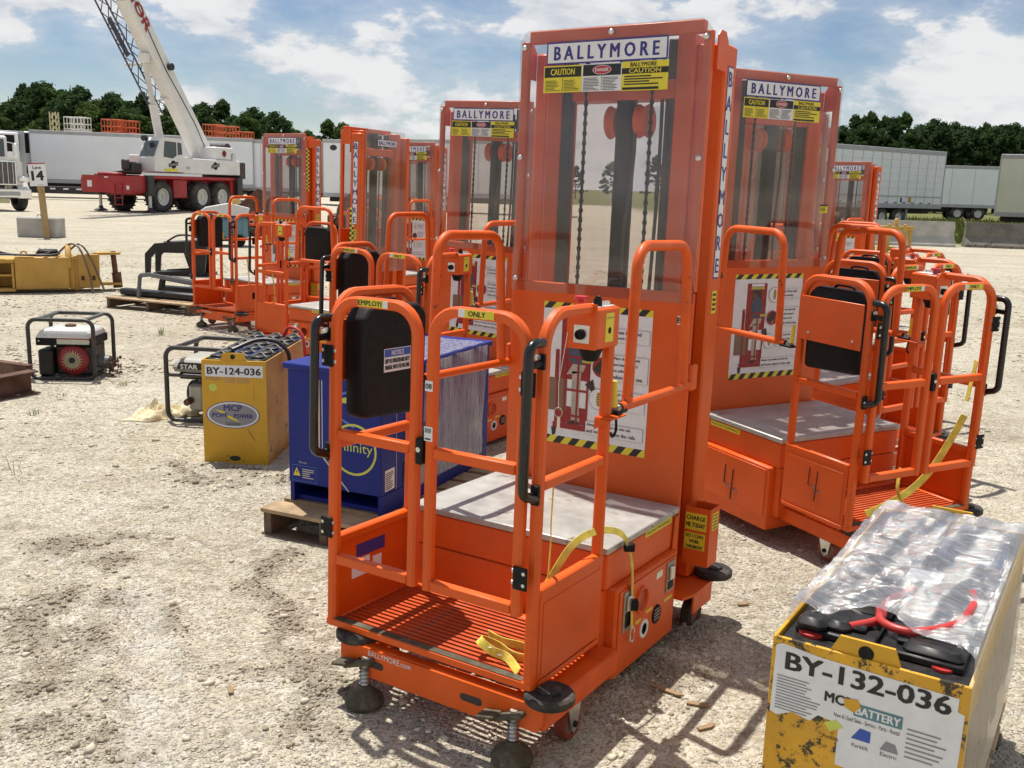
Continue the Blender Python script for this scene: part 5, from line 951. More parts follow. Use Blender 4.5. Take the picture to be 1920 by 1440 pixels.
# --- straps
def lanyard(label, pts_list, w=.022):
    r = empty('lanyard', label, 'strap', Matrix.Translation(pts_list[0]))
    inv = Matrix.Translation(-Vector(pts_list[0]))
    for pts, up in pts_list[1:]:
        link_mesh('webbing', ribbon([inv @ Vector(p) for p in smooth_path(pts, 7)], w, .003, 'strap', up).build('webbing', link=False), r)
    return r
def L1(x, y, z): return LIFT1.matrix_world @ Vector((x, y, z))
def L2(x, y, z): return LIFT2.matrix_world @ Vector((x, y, z))
r = lanyard('yellow webbing lanyard draped over the nearest lift deck and kick panel', [L1(W, .1, .74), ([L1(W-.01, .085, .72), L1(W-.015, .09, .62), L1(W-.03, .12, .55), L1(W-.05, .15, .44), L1(W-.07, .18, .40)], X_), ([L1(W-.08, .20, .40), L1(W-.045, .27, .50), L1(W-.01, .36, .525), L1(W+.016, .46, .49), L1(W+.030, .50, .40), L1(W+.034, .51, .28), L1(W+.040, .505, .20)], Y_)], .02)
inv = r.matrix_world.inverted()
link_mesh('buckle', mb('black').box(-.016, .016, -.01, .01, -.012, .012, .003, Matrix.Translation(inv @ L1(W+.026, .485, .45))).build('buckle', link=False), r); link_mesh('buckle', mb('black').box(-.012, .012, -.01, .01, -.016, .016, .003, Matrix.Translation(inv @ L1(W+.042, .51, .27))).build('buckle', link=False), r); link_mesh('hook', mb('steel').tube([inv @ L1(W+.042, .505+.014*math.cos(a*.6), .18+.024*math.sin(a*.6)) for a in range(11)], .0035, 6, X_).build('hook', link=False), r)
r = lanyard('yellow eyeleted belt lying coiled on the nearest lift platform floor', [L1(.2, .1, .23), ([L1(.30, .12, .222), L1(.24, .09, .228), L1(.18, .10, .238), L1(.145, .075, .256), L1(.155, .05, .262), L1(.19, .055, .242), L1(.23, .07, .228), L1(.29, .03, .222)], Y_), ([L1(.10, .175, .222), L1(.16, .155, .224), L1(.23, .15, .23), L1(.30, .145, .224)], Y_)], .024)
inv = r.matrix_world.inverted(); b = MB()
for q in (.155, .185, .215): b.mat('steel').lathe([(.0035, 0), (.0065, .001), (.0065, .003), (.0035, .0035)], Matrix.Translation(inv @ L1(q, .056, .262-.45*(q-.155))), 10)
link_mesh('eyelet', b.build('eyelet', link=False), r)
lanyard('yellow webbing lanyard with steel rings hanging from the gate of the lift marked 4', [L2(.28, 0, .9), ([L2(.30, .02, .83), L2(.295, .025, .75), L2(.285, .03, .66)], X_), ([L2(.285, .03, .60), L2(.25, .05, .50), L2(.17, .06, .38), L2(.06, .06, .30), L2(-.08, .06, .25), L2(-.20, .05, .232)], Y_), ([L2(-.02, .06, .40), L2(-.03, .05, .30), L2(.0, -.0, .235), L2(.05, -.04, .235)], X_)], .03)
lanyard('yellow strap hanging in the cage of the lift marked 33', [LIFT4.matrix_world @ Vector((.2, .1, .7)), ([LIFT4.matrix_world @ Vector((.25, .12, .72)), LIFT4.matrix_world @ Vector((.24, .14, .5)), LIFT4.matrix_world @ Vector((.25, .12, .22))], X_)], .035)
lanyard('yellow strap hanging from the mid rail of the leftmost lift', [LIFT5.matrix_world @ Vector((.3, .2, .72)), ([LIFT5.matrix_world @ Vector((.33, .15, .73)), LIFT5.matrix_world @ Vector((.32, .18, .55)), LIFT5.matrix_world @ Vector((.30, .2, .30))], X_)], .035)
kr = empty('key_ring', 'keys hanging on a wire from the nearest lift control box', 'keys', Matrix.Translation(L1(W-.075, .215, 1.10))); inv = kr.matrix_world.inverted()
link_mesh('wire', mb('steel').tube([inv @ L1(W-.07, .228, 1.085), inv @ L1(W-.085, .22, .95), inv @ L1(W-.082, .22, .885)], .0012, 5).build('wire', link=False), kr); link_mesh('ring', mb('steel').tube([inv @ L1(W-.082+.012*math.cos(a*.57), .22, .872+.013*math.sin(a*.57)) for a in range(11)], .001, 5, Y_, True).build('ring', link=False), kr); link_mesh('key', mb('steel').box(-.004, .004, -.001, .001, -.035, 0, .0, Matrix.Translation(inv @ L1(W-.08, .22, .86))).build('key', link=False), kr)
# wood chips and weeds
for i, (px, py, L) in enumerate(((1250, 1300, .11), (1310, 1323, .07), (1325, 1365, .06), (432, 1293, .05), (1395, 1130, .05))):
    p = on_ground(px, py, 0); o = mb('chip').prism([(-L/2, -.006), (L/2-.02, -.009), (L/2, 0), (L/2-.015, .008), (-L/2, .006)], (0, 0, 0), X_, Y_, .005).build('wood_chip'); o.matrix_world = Matrix.Translation((p.x, p.y, gz(p.x, p.y)+.004)) @ Matrix.Rotation((-.6, -.2, .5, 1.9, .3)[i], 4, 'Z') @ Matrix.Rotation(.05, 4, 'X')
    tag(o, ('long brown wood splinter in the shadow right of the nearest lift', 'short tan wood chip at the edge of the nearest lift shadow', 'lighter wood chip on the sunlit gravel patch right of the nearest lift', 'flat tan wood chip on sand left of the nearest lift', 'brown twig on gravel between the nearest lift and the lift marked 4')[i], 'wood chip', 'wood chips on the ground')
for i, (px, py, hh, n_) in enumerate(((300, 625, .09, 22), (38, 890, .12, 4), (228, 720, .045, 14), (115, 740, .035, 12), (62, 778, .045, 18), (255, 850, .05, 5))):
    p = on_ground(px, py, -.04); b = mb('weed'); rr = random.Random(i)
    for k in range(n_):
        a = rr.uniform(0, 6.28); l = hh*rr.uniform(.5, 1.1); s_ = rr.uniform(.2, .9); dx, dy = math.cos(a), math.sin(a); o_ = Vector((rr.uniform(-.03, .03), rr.uniform(-.03, .03), -.005)); sd_ = Vector((-dy, dx, 0))*.0022
        m1_ = o_+Vector((dx*s_*.4, dy*s_*.4, .75))*l; t_ = o_+Vector((dx*s_, dy*s_, .9))*l; b.add([o_-sd_, o_+sd_, m1_+sd_*.8, m1_-sd_*.8, t_], [(0, 1, 2, 3), (3, 2, 4)])
    o = b.build('weed', smooth=False); o.location = (p.x, p.y, gz(p.x, p.y)); tag(o, ('grass tuft in front of the pallet with the fork frame', 'thin tall weed stalk on bare sand at the left edge', 'weed tuft just right of the white-tank generator', 'small weed tuft below the white-tank generator', 'low green weed near the rusty steel frame', 'sparse weed on sand left of the yellow battery')[i], 'weed', 'weeds sprouting from the lot')
# ------------------------------------------------------------------ far side of the yard
GF = -.054
def wheel(r_, w_, n=28, lug=0):
    """tyre and rim about x axis, outer side +x"""
    t = mb('big_tyre').lathe([(r_*.55, -w_/2), (r_*.86, -w_/2), (r_*.97, -w_*.38), (r_, -w_*.25), (r_, w_*.25), (r_*.97, w_*.38), (r_*.86, w_/2), (r_*.55, w_/2)], Matrix.Rotation(math.pi/2, 4, 'Y'), n, False)
    for i in range(lug):
        a = 2*math.pi*i/lug
        for sg in (-1, 1): t.box(min(0, sg*w_*.47), max(0, sg*w_*.47), -r_*.045, r_*.045, r_*.96, r_*1.04, .01, Matrix.Rotation(a+sg*.06, 4, 'X'))
    m_ = mb('rim_white').lathe([(0, w_*.18), (r_*.16, w_*.18), (r_*.18, w_*.30), (r_*.24, w_*.30), (r_*.28, w_*.16), (r_*.44, w_*.24), (r_*.5, w_*.44), (r_*.56, w_*.47), (r_*.56, w_*.40)], Matrix.Rotation(math.pi/2, 4, 'Y'), 24, False)
    return t.build('tyre', link=False), m_.build('rim', link=False)
def add_wheel(root, tw, x, y, z, flip=False, nm='wheel'):
    o = link_mesh(nm, tw[0], root); o.location = (x, y, z); o.rotation_euler = (random.uniform(0, 3), 0, math.pi if flip else 0); k = link_mesh('rim', tw[1], o); return o
# --- crane
n_ = Vector((.935, -.355, 0)); b_ = Vector((.355, .935, 0)); MCr = Matrix(((n_.x, b_.x, 0, -16.0), (n_.y, b_.y, 0, 41.86), (0, 0, 1, GF), (0, 0, 0, 1)))
cr_ = empty('mobile_crane', 'mobile crane with white boom and cab on a red six-wheel carrier', 'crane', MCr @ Matrix.Scale(.95, 4))
tw = wheel(.68, .52, 32, 22)
for x, fl in ((1.02, False), (-1.02, True)):
    for y in (0, 2.65, 4.12): add_wheel(cr_, tw, x, y, .68, fl)
link_mesh('carrier', mb('crane_red').box(-.75, .75, -1.1, 5.6, .72, 1.45, .03).box(-1.25, 1.25, -1.0, 5.5, 1.45, 1.60, .03).box(.76, 1.15, .85, 1.75, .62, 1.45, .03).box(-1.15, 1.15, 4.95, 5.7, .75, 1.46, .03).build('carrier', link=False), cr_)
link_mesh('front_deck', mb('crane_red').prism([(-1.5, .90), (-1.42, .82), (1.2, .82), (1.28, .95), (1.28, 1.55), (-1.42, 1.55), (-1.5, 1.35)], (0, -1.05, 0), X_, Z_, .85).box(-.8, .3, -1.7, -1.1, 1.551, 1.68, .04).mat('white_st').box(-1.15, -.90, -1.906, -1.901, 1.05, 1.32).box(.98, 1.12, -1.906, -1.901, .98, 1.14).box(-.2, 0, -1.906, -1.901, 1.45, 1.50).build('front_deck', link=False), cr_)
ld = mb('crane_red')
for x in (.35, .75): ld.rtube([(x, -1.93, 1.25), (x, -1.93, .32)], .03, .03)
for i in range(4): ld.rtube([(.35, -1.93, .34+.29*i), (.75, -1.93, .34+.29*i)], .03, .03)
link_mesh('ladder', ld.build('ladder', link=False), cr_)
for nm, x, y in (('f', 1.32, -.9), ('f', -1.42, -.9), ('r', 1.30, 5.35)):
    link_mesh('outrigger', mb('crane_dark').box(x-.12, x+.12, y-.2, y+.2, .72, 1.6, .02).mat('rim_white').cyl((x, y, .72), (x, y, .16), .07, 12).mat('crane_dark').lathe([(.30, 0), (.30, .03), (.10, .12), (.09, .2), (0, .2)], Matrix.Translation((x, y, .02)), 14).build('outrigger', link=False), cr_)
link_mesh('hook_block', mb('crane_dark').box(.1, .75, -1.2, -.6, 1.62, 2.15, .08).cyl((.0, -.95, 1.75), (-.5, -1.3, 1.62), .06, 10).box(.2, .6, -1.35, -1.19, 1.8, 2.25, .05).build('hook_block', link=False), cr_)
cab = mb('crane_white').prism([(-.6, 1.78), (1.35, 1.78), (1.35, 2.45), (1.35, 3.15), (1.2, 3.25), (.05, 3.25), (-.12, 3.1), (-.62, 2.3)], (1.26, .75, 0), Y_, Z_, -.0) if False else mb('crane_white').prism([(-.55, 1.78), (1.35, 1.78), (1.35, 3.15), (1.2, 3.25), (.05, 3.25), (-.10, 3.12), (-.55, 2.35)], (.36, .1, 0), Y_, Z_, .9)
k = link_mesh('cab', cab.build('cab', link=False, ang=25), cr_)
link_mesh('windscreen', mb('glass_dark').add([(.42, -.425, 2.42), (1.20, -.425, 2.42), (1.17, -.03, 3.10), (.45, -.03, 3.10)], [(0, 1, 2, 3)]).build('windscreen', link=False), k)
link_mesh('side_window', mb('glass_dark').poly([(.02, 2.42), (.62, 2.36), (.88, 2.5), (.88, 3.08), (.12, 3.1)], (1.262, .1, 0), Y_, Z_, .002).build('side_window', link=False), k)
link_mesh('side_window', mb('glass_dark').poly([(.95, 2.52), (1.26, 2.56), (1.22, 3.05), (.95, 3.08)], (1.262, .1, 0), Y_, Z_, .002).build('side_window', link=False), k)
link_mesh('lamp', mb('crane_dark').cyl((.62, -.2, 3.2), (.62, -.38, 3.18), .12, 12).build('lamp', link=False), k)
sp = mb('crane_white').box(.15, 1.24, 1.46, 5.6, 1.72, 2.42, .03).box(.3, 1.15, 3.9, 5.2, 2.42, 3.02, .04).box(-1.1, -.2, .6, 5.6, 1.72, 2.5, .03).box(-.2, .15, 3.8, 5.6, 1.72, 2.9, .03); link_mesh('superstructure', sp.build('superstructure', link=False), cr_)
for (y, z, s_) in ((.75, 2.1, .62), (3.7, 2.12, .62)):
    lgm = MB()
    lgm.mat('black_ink').poly([(y-s_*.5, z-.13), (y+s_*.5, z-.02), (y+s_*.5, z+.14), (y-s_*.5, z+.03)], (1.2605 if y < 1.4 else 1.2405, 0, 0), Y_, Z_, .004)
    lgm.mat('black_ink').lathe([(.15, .006), (.18, .006)], Matrix.Translation((1.2605 if y < 1.4 else 1.2405, y, z)) @ Matrix.Rotation(math.pi/2, 4, 'Y'), 20)
    lgm.mat('white_st').text('SUPERIOR', (1.265 if y < 1.4 else 1.245, y, z), Y_+Z_*.18, Z_, .085, s_*.8, lift=.004)
    link_mesh('door_lettering', lgm.build('door_lettering', link=False, smooth=False), cr_)
lgm = MB(); lgm.mat('black_ink').text('C87', (1.2405, 1.75, 1.98), Y_, Z_, .12, .28, lift=.004)
link_mesh('fleet_number', lgm.build('fleet_number', link=False, smooth=False), cr_); link_mesh('warning_strip', mb('yellow_st').sheet((1.2605, .15, 1.80), Y_, Z_, .9, .12, .003).build('warning_strip', link=False), cr_)
link_mesh('emblem', mb('rim_white').lathe([(.0, .006), (.16, .006), (.2, .004)], Matrix.Translation((1.15, 4.5, 2.72)) @ Matrix.Rotation(math.pi/2, 4, 'Y'), 20).mat('crane_red').lathe([(.12, .009), (.15, .009)], Matrix.Translation((1.15, 4.5, 2.72)) @ Matrix.Rotation(math.pi/2, 4, 'Y'), 20).build('emblem', link=False), cr_)
link_mesh('counterweight', mb('crane_dark').box(-1.1, 1.2, 5.62, 6.1, 1.55, 2.35, .04).mat('rust').box(1.2, 1.21, 5.66, 5.84, 1.62, 1.92).box(1.2, 1.21, 5.88, 6.06, 1.98, 2.28).build('counterweight', link=False), cr_)
link_mesh('winch', mb('crane_dark').cyl((-.1, 5.1, 2.95), (.9, 5.1, 2.95), .28, 16).mat('chrome').cyl((.95, 5.2, 2.6), (1.15, 5.2, 2.6), .2, 14).build('winch', link=False), cr_)
B0 = Vector((.0, 4.25, 2.75)); bd = Vector((.0, -4.65, 6.35)).normalized(); bu = Vector((0, bd.z, -bd.y)); bl = 15.0   # boom axis, up side
def boom_sec(b, s0, s1, w0, h0, w1, h1, off=0.0):
    def ring(s_, w_, h_):
        c_ = B0+bd*s_-bu*off; return [c_+X_*a*w_/2+bu*e*h_/2 for a, e in ((-1, -.82), (-.8, -1), (.8, -1), (1, -.82), (1, .82), (.8, 1), (-.8, 1), (-1, .82))]
    v = ring(s0, w0, h0)+ring(s1, w1, h1); b.add(v, [(i, (i+1) % 8, 8+(i+1) % 8, 8+i) for i in range(8)]+[tuple(range(8))[::-1], tuple(range(8, 16))]); return b
k = link_mesh('boom', boom_sec(boom_sec(boom_sec(mb('crane_white'), -.9, 7.8, .70, .92, .68, .80), 7.8, 11.8, .58, .68, .56, .66), 11.8, bl, .46, .54, .44, .52).build('boom', link=False, ang=25), cr_)
bt_ = mb('crane_red'); bt_.text('SUPERIOR', B0+X_*.462+bd*8.2 if False else B0+X_*.352+bd*8.25+bu*.05, -bd, bu, .44, 4.0, lift=.01, bold=.04); link_mesh('boom_lettering', bt_.build('boom_lettering', link=False, smooth=False), k)
link_mesh('camera_drum', mb('crane_dark').cyl(B0+bd*4.4+bu*.2+X_*.345, B0+bd*4.4+bu*.2+X_*.52, .16, 14).build('camera_drum', link=False), k)
link_mesh('cable', mb('crane_dark').tube([B0+bd*s_+X_*.36+bu*(.1*math.sin(s_)) for s_ in (0.2, 1.5, 3, 4.4, 6, 7.5)], .02, 6).build('cable', link=False), k)
c0, c1 = Vector((.0, 1.6, 2.35)), B0+bd*5.3-bu*.62; cm_ = c0.lerp(c1, .55)
link_mesh('lift_cylinder', mb('crane_white').cyl(c0, cm_, .19, 16).mat('rim_white').cyl(cm_, c1, .12, 14).mat('crane_white').box(-.2, .2, -.16, .16, -.2, .2, .02, Matrix.Translation(c1)).build('lift_cylinder', link=False), cr_)
# lattice jib stowed alongside
jb = mb('truss'); jo = B0-X_*.72-bu*.42; cs = [(-.28, -.28), (.28, -.28), (.28, .28), (-.28, .28)]
for a, e in cs: jb.tube([jo+bd*2.6+X_*a+bu*e, jo+bd*12.5+X_*a+bu*e], .04, 6)
for i in range(14):
    s0, s1 = 2.6+.7*i, 3.3+.7*i
    for q in range(4):
        a, e = cs[q], cs[(q+1) % 4]; p0, p1 = (a, e) if i % 2 else (e, a); jb.tube([jo+bd*s0+X_*p0[0]+bu*p0[1], jo+bd*s1+X_*p1[0]+bu*p1[1]], .022, 5)
jb.box(-.03, .03, -.12, .12, -.9, .9, .01, Matrix.Translation(jo+bd*6.2-X_*.3) @ bd.to_track_quat('Z', 'Y').to_matrix().to_4x4()); link_mesh('lattice_jib', jb.build('lattice_jib', link=False), cr_)
link_mesh('jib_bracket', mb('crane_white').tube([B0+bd*4.9-bu*.45, jo+bd*5.0-X_*.5-bu*.2], .07, 8).tube([B0+bd*3.2-bu*.5, jo+bd*3.1+X_*.2], .07, 8).build('jib_bracket', link=False), cr_)
# --- trailers
twt = wheel(.5, .28, 24)
def trailer(M, label, L, mat_='trailer_white', Hb=1.05, Ht=4.05, Wd=2.55, wheels=(1.2, 2.45), legs=True, reefer=False, grid=False, seams=10, group='parked trailers'):
    """x along the length from 0, near side y=0"""
    r = empty('box_trailer', label, 'trailer', M, group)
    link_mesh('box', mb(mat_).box(0, L, 0, Wd, Hb, Ht-.06, .02).build('box', link=False), r)
    tr = mb('trailer_trim').box(-.02, L+.02, -.03, Wd+.03, Ht-.22, Ht, .015).box(-.02, L+.02, -.03, -.001, Hb-.16, Hb+.08, .01).box(-.03, -.001, -.03, Wd+.03, Hb-.16, Ht-.221, .01).box(L+.001, L+.03, -.03, Wd+.03, Hb-.16, Ht-.221, .01); link_mesh('trim', tr.build('trim', link=False), r)
    pm = mb('trailer_trim').box(-.012, .012, -.012, -.0005, Hb+.085, Ht-.23).build('seam', link=False)
    for i in range(1, seams): o = link_mesh('panel_seam', pm, r); o.location = (L*i/seams, 0, 0)
    if grid:
        b = mb('trailer_trim')
        for i in range(6): b.box(.02, L-.02, -.006, -.0004, Hb+.5+i*.36, Hb+.508+i*.36)
        b.box(.02, L-.1, -.03, -.0004, Hb+.42, Hb+.47).mat('crane_dark')
        for i in range(int(L/.75)): b.box(.2+i*.75, .45+i*.75, -.012, -.0004, Hb+.10, Hb+.15)
        b.mat('machine_yellow').box(L-3.0, L-2.75, -.014, -.0004, Hb+.14, Hb+.42).mat('blue_ink').box(L-3.7, L-3.55, -.014, -.0004, Hb+.14, Hb+.38); link_mesh('side_rails', b.build('side_rails', link=False), r)
    link_mesh('underframe', mb('trailer_under').box(.3, L-.3, .5, Wd-.5, Hb-.45, Hb-.161, .02).box(.8 if wheels else 2, 3.0, .35, Wd-.35, .55, Hb-.45, .02).build('underframe', link=False), r)
    for x in wheels:
        for y, fl in ((.2, True), (Wd-.2, False)):
            o = link_mesh('wheel', twt[0], r); o.location = (x, y, .5); o.rotation_euler = (0, 0, -math.pi/2 if fl else math.pi/2); link_mesh('rim', twt[1], o)
    if legs:
        for y in (.4, Wd-.4): link_mesh('landing_leg', mb('trailer_trim').box(L-2.6, L-2.45, y-.07, y+.07, .03, Hb-.2, .01).box(L-2.68, L-2.38, y-.15, y+.15, 0, .03, .005).build('landing_leg', link=False), r)
    if reefer: link_mesh('cooling_unit', mb('trailer_white').box(-.62, -.031, .3, Wd-.3, 1.9, Ht-.1, .05).mat('black').box(-.63, -.621, .5, Wd-.5, 2.6, Ht-.25, .01).box(-.55, -.08, .27, .299, 2.65, Ht-.2, .01).build('cooling_unit', link=False), r)
    return r
def along(p, q, z=GF): d_ = Vector((q[0]-p[0], q[1]-p[1], 0)); return Matrix.Translation((p[0], p[1], z)) @ Matrix.Rotation(math.atan2(d_.y, d_.x), 4, 'Z'), d_.length
def pxy(px, Y): return (at_depth(px, 330, Y).x, Y)
M_, _ = along(pxy(60, 61), pxy(290, 63)); trailer(M_, 'long white refrigerated trailer behind the crane', 13.2, reefer=True, wheels=(10.5, 11.8), legs=False, seams=2)
pL = at_depth(-46, 330, 55); trailer(Matrix.Translation((pL.x, 55, GF)) @ Matrix.Rotation(math.pi/2+.50, 4, 'Z') @ Matrix.Translation((0, -2.55, 0)), 'white trailer with dark cooling unit facing the camera behind the left-edge truck', 9.0, reefer=True, wheels=(), legs=False, Ht=3.75)
M_, _ = along(pxy(330, 69), pxy(452, 68)); trailer(M_, 'cream white container trailer just right of the crane cab', 4.6, Hb=.9, Ht=4.0, wheels=(), legs=False, seams=5, mat_='trailer_cream')
M_, _ = along(pxy(453, 65), pxy(600, 64)); trailer(M_, 'white container behind the leftmost lift mast', 5.5, Hb=.9, Ht=4.0, wheels=(), legs=False, seams=4)
M_, _ = along(pxy(606, 62), pxy(700, 62)); rT = trailer(M_, 'white container with an oval vent left of the mast marked 33', 4.4, Hb=.7, Ht=4.05, wheels=(), legs=False, seams=4)
link_mesh('vent', mb('crane_dark').poly([(.65+.22*q[0], 3.55+.17*q[1]) for q in el], (0, -.004, 0), X_, Z_, .004).build('vent', link=False), rT)
M_, _ = along(pxy(755, 55), pxy(850, 54)); trailer(M_, 'white trailer seen between the mast marked 33 and the tall mast right of it', 9.0, Hb=1.0, Ht=3.9, wheels=(1.2, 2.4), legs=False)
M_, L_ = along((12.8, 47.4), pxy(1770, 54.5)); trailer(M_, 'white trailer with gridded side panels right of the lift marked 4', L_, Hb=1.15, Ht=4.05, grid=True, seams=16, wheels=(L_-5.0, L_-3.6), legs=True)
M_, L_ = along(pxy(1700, 76), pxy(1872, 75)); trailer(M_, 'pale blue-white trailer at the far right between two larger trailers', L_, Hb=1.1, Ht=4.05, seams=4, wheels=(L_-2.6, L_-1.1), legs=True)
M_, L_ = along(pxy(1874, 54), pxy(2060, 52)); trailer(M_, 'cream trailer cut off by the right edge', L_, 'trailer_cream', Hb=.85, Ht=4.0, seams=2, wheels=(2.6, 3.9), legs=False)
# --- truck at the left edge
r = empty('semi_truck', 'white semi truck with tall chrome grille at the left edge', 'truck', Matrix.Translation((at_depth(0, 390, 37.5).x, 37.5, GF)) @ Matrix.Rotation(.88, 4, 'Z'))
link_mesh('hood', mb('crane_white').prism([(-.95, 1.0), (.95, 1.0), (.95, 1.85), (.8, 2.02), (-.8, 2.02), (-.95, 1.85)], (0, 1.6, 0), X_, Z_, 1.55).build('hood', link=False, ang=20), r)
link_mesh('cab', mb('crane_white').box(-1.15, 1.15, 1.62, 3.6, 1.0, 2.9, .08).build('cab', link=False), r); link_mesh('windscreen', mb('glass_dark').box(-1.0, 1.0, 1.60, 1.615, 2.08, 2.75).build('windscreen', link=False), r)
gl_ = mb('chrome').box(-.72, .72, .0, .045, .98, 1.92, .02).mat('grille').box(-.66, .66, -.012, -.001, 1.04, 1.86)
for i in range(-3, 4): gl_.mat('chrome').box(i*.19-.008, i*.19+.008, -.025, -.0125, 1.04, 1.86)
link_mesh('grille', gl_.build('grille', link=False), r)
for s in (-1, 1):
    link_mesh('fender', mb('crane_white').prism([(-.1, .75), (.25, 1.2), (.9, 1.25), (1.3, .8), (1.2, .75), (.9, 1.1), (.3, 1.1), (0, .75)], (s*.75 if s > 0 else -1.15, 0, 0), Y_, Z_, .40).build('fender', link=False), r)
    link_mesh('headlight', mb('chrome').box(s*.97-.19, s*.97+.19, -.08, .12, 1.1, 1.33, .05).build('headlight', link=False), r)
    o = link_mesh('wheel', wheel(.5, .32, 26)[0], r); o.location = (s*.98, .55, .5)
    link_mesh('mirror', mb('chrome').box(s*1.42-.08, s*1.42+.08, 1.5, 1.7, 1.95, 2.6, .04).tube([(s*1.1, 1.65, 2.65), (s*1.42, 1.6, 2.6)], .02, 6).build('mirror', link=False), r)
link_mesh('bumper', mb('chrome').box(-1.15, 1.15, -.22, .02, .50, .86, .04).mat('trailer_trim').box(-.7, .7, -.23, -.2201, .6, .76).build('bumper', link=False), r)
link_mesh('plate', mb('cream').box(-.3, .3, -.20, -.19, .32, .495).build('plate', link=False), r)
# lowboy deck behind the truck and crane
o = mb('trailer_under').box(-34, -17.2, 56.5, 57.1, .35, .75, .02); 
for i in range(22): o.mat('white_st').box(-33.5+i*.75, -33.2+i*.75, 56.494, 56.499, .58, .66)
o = o.build('flat_trailer'); o.location.z = GF; tag(o, 'low dark flatbed trailer edge behind the crane with white reflectors', 'trailer')
# --- access platforms beyond the trailers
def scissor(M, label, Lp=2.4, Wp=1.1, m_='lift_orange', zb=3.6):
    r = empty('scissor_lift', label, 'scissor lift', M, 'scissor lifts beyond the trailers')
    for (x0, x1) in ((0, Lp/2-.03), (Lp/2+.03, Lp)):
        b = mb(m_)
        for y in (0, Wp):
            for z in (.15, .55, 1.05): b.tube([(x0, y, zb+z), (x1, y, zb+z)], .035, 5)
            for i in range(4): b.tube([(x0+(x1-x0)*i/3, y, zb+.05), (x0+(x1-x0)*i/3, y, zb+1.05)], .035, 5)
        for x in (x0, x1): b.tube([(x, 0, zb+1.05), (x, Wp, zb+1.05)], .035, 5)
        link_mesh('railing', b.build('railing', link=False), r)
    link_mesh('platform', mb(m_).box(-.05, Lp+.05, -.05, Wp+.05, zb-.15, zb+.05, .02).build('platform', link=False), r)
    s = mb('grey_steel'); nst = 3
    for i in range(nst):
        z0, z1 = .8+(zb-.95)*i/nst, .8+(zb-.95)*(i+1)/nst
        for y in (.1, Wp-.1): s.rtube([(.1, y, z0), (Lp-.1, y, z1)], .06, .1).rtube([(Lp-.1, y+.07, z0), (.1, y+.07, z1)], .06, .1)
    link_mesh('scissor_stack', s.build('scissor_stack', link=False), r); link_mesh('chassis', mb(m_).box(-.05, Lp+.05, 0, Wp, .2, .8, .03).build('chassis', link=False), r)
    for x in (.3, Lp-.3):
        for y in (.0, Wp): link_mesh('wheel', mb('black').cyl((x, y-.09, .22), (x, y+.09, .22), .22, 12).build('wheel', link=False), r)
for i, (px, Y, m_, zb, lb_) in enumerate(((126, 78, 'rim_white', 4.75, 'white railed platform lift peeking over the refrigerated trailer'), (195, 76, 'lift_orange', 4.55, 'orange railed platform lift over the middle of the refrigerated trailer'), (221, 77, 'lift_orange', 4.55, 'orange railed platform lift nearest the boom cylinder on its left'), (383, 80, 'lift_orange', 4.6, 'orange railed platform lift just right of the crane boom'), (408, 78, 'lift_orange', 4.4, 'second orange platform lift right of the boom'), (440, 84, 'lift_orange', 4.3, 'small orange platform lift above the cream container'))):
    p = pxy(px, Y); scissor(Matrix.Translation((p[0], p[1], GF)) @ Matrix.Rotation(.1*((i % 3)-1), 4, 'Z'), lb_, 1.5 if i != 0 else 1.6, 1.1, m_, zb)
r = empty('lattice_mast', 'pale lattice mast standing beyond the refrigerated trailer', 'mast', Matrix.Translation((*pxy(100, 82), GF)))
b = mb('cream')
for a, e in ((0, 0), (.5, 0), (.5, .5), (0, .5)): b.tube([(a, e, 0), (a, e, 6.4)], .05, 5)
for i in range(12):
    for (a, e), (c_, d_) in (((0, 0), (.5, 0)), ((.5, 0), (.5, .5)), ((.5, .5), (0, .5)), ((0, .5), (0, 0))): b.tube([(a, e, i*.53), (c_, d_, i*.53+.53)], .03, 4)
link_mesh('lattice', b.build('lattice', link=False), r); link_mesh('boom_arm', mb('grey_steel').rtube([(1.2, -1, 3.6), (3.2, -1, 5.3)], .35, .3).build('boom_arm', link=False), r)
# --- barriers and machinery at right
def barrier(p, q, label, m_):
    M_, L_ = along(p, q); pr_ = [(-.30, 0), (.30, 0), (.30, .08), (.12, .33), (.08, .80), (-.08, .80), (-.12, .33), (-.30, .08)]
    o = MB().mat(m_).prism(pr_, (0, 0, 0), Y_, Z_, L_).build('concrete_barrier', ang=25); o.matrix_world = M_; tag(o, label, 'barrier', 'concrete barriers along the grass edge')
barrier((10.6, 32.2), (14.2, 32.0), 'brownish concrete barrier behind the right row of lifts', 'concrete'); barrier((14.75, 32.4), (20.5, 31.2), 'dark weathered concrete barrier at the right edge', 'concrete_dark')
for i in range(3):
    x0 = 8.0+i*1.05; r = empty('fork_carriage', ('yellow fork carriage farthest left in front of the brownish barrier', 'middle yellow fork carriage in front of the brownish barrier', 'yellow fork carriage closest to the brownish barrier end')[i], 'attachment', Matrix.Translation((x0, 27.2+.1*i, GF)), 'yellow fork carriages')
    b = mb('machine_yellow').box(0, .95, 0, .12, .06, .18, .01).box(0, .95, 0, .12, .62, .74, .01).box(.02, .12, .01, .11, .181, .619, .01).box(.83, .93, .01, .11, .181, .619, .01); link_mesh('frame', b.build('frame', link=False), r)
    for x in (.2, .65): link_mesh('fork', mb('machine_yellow').box(x, x+.1, -.05, -.001, 0, .8, .008).box(x, x+.1, -1.0, -.051, 0, .05, .008).build('fork', link=False), r)
    link_mesh('lug', mb('machine_yellow').box(.42, .52, .02, .10, .741, .95, .02).build('lug', link=False), r)
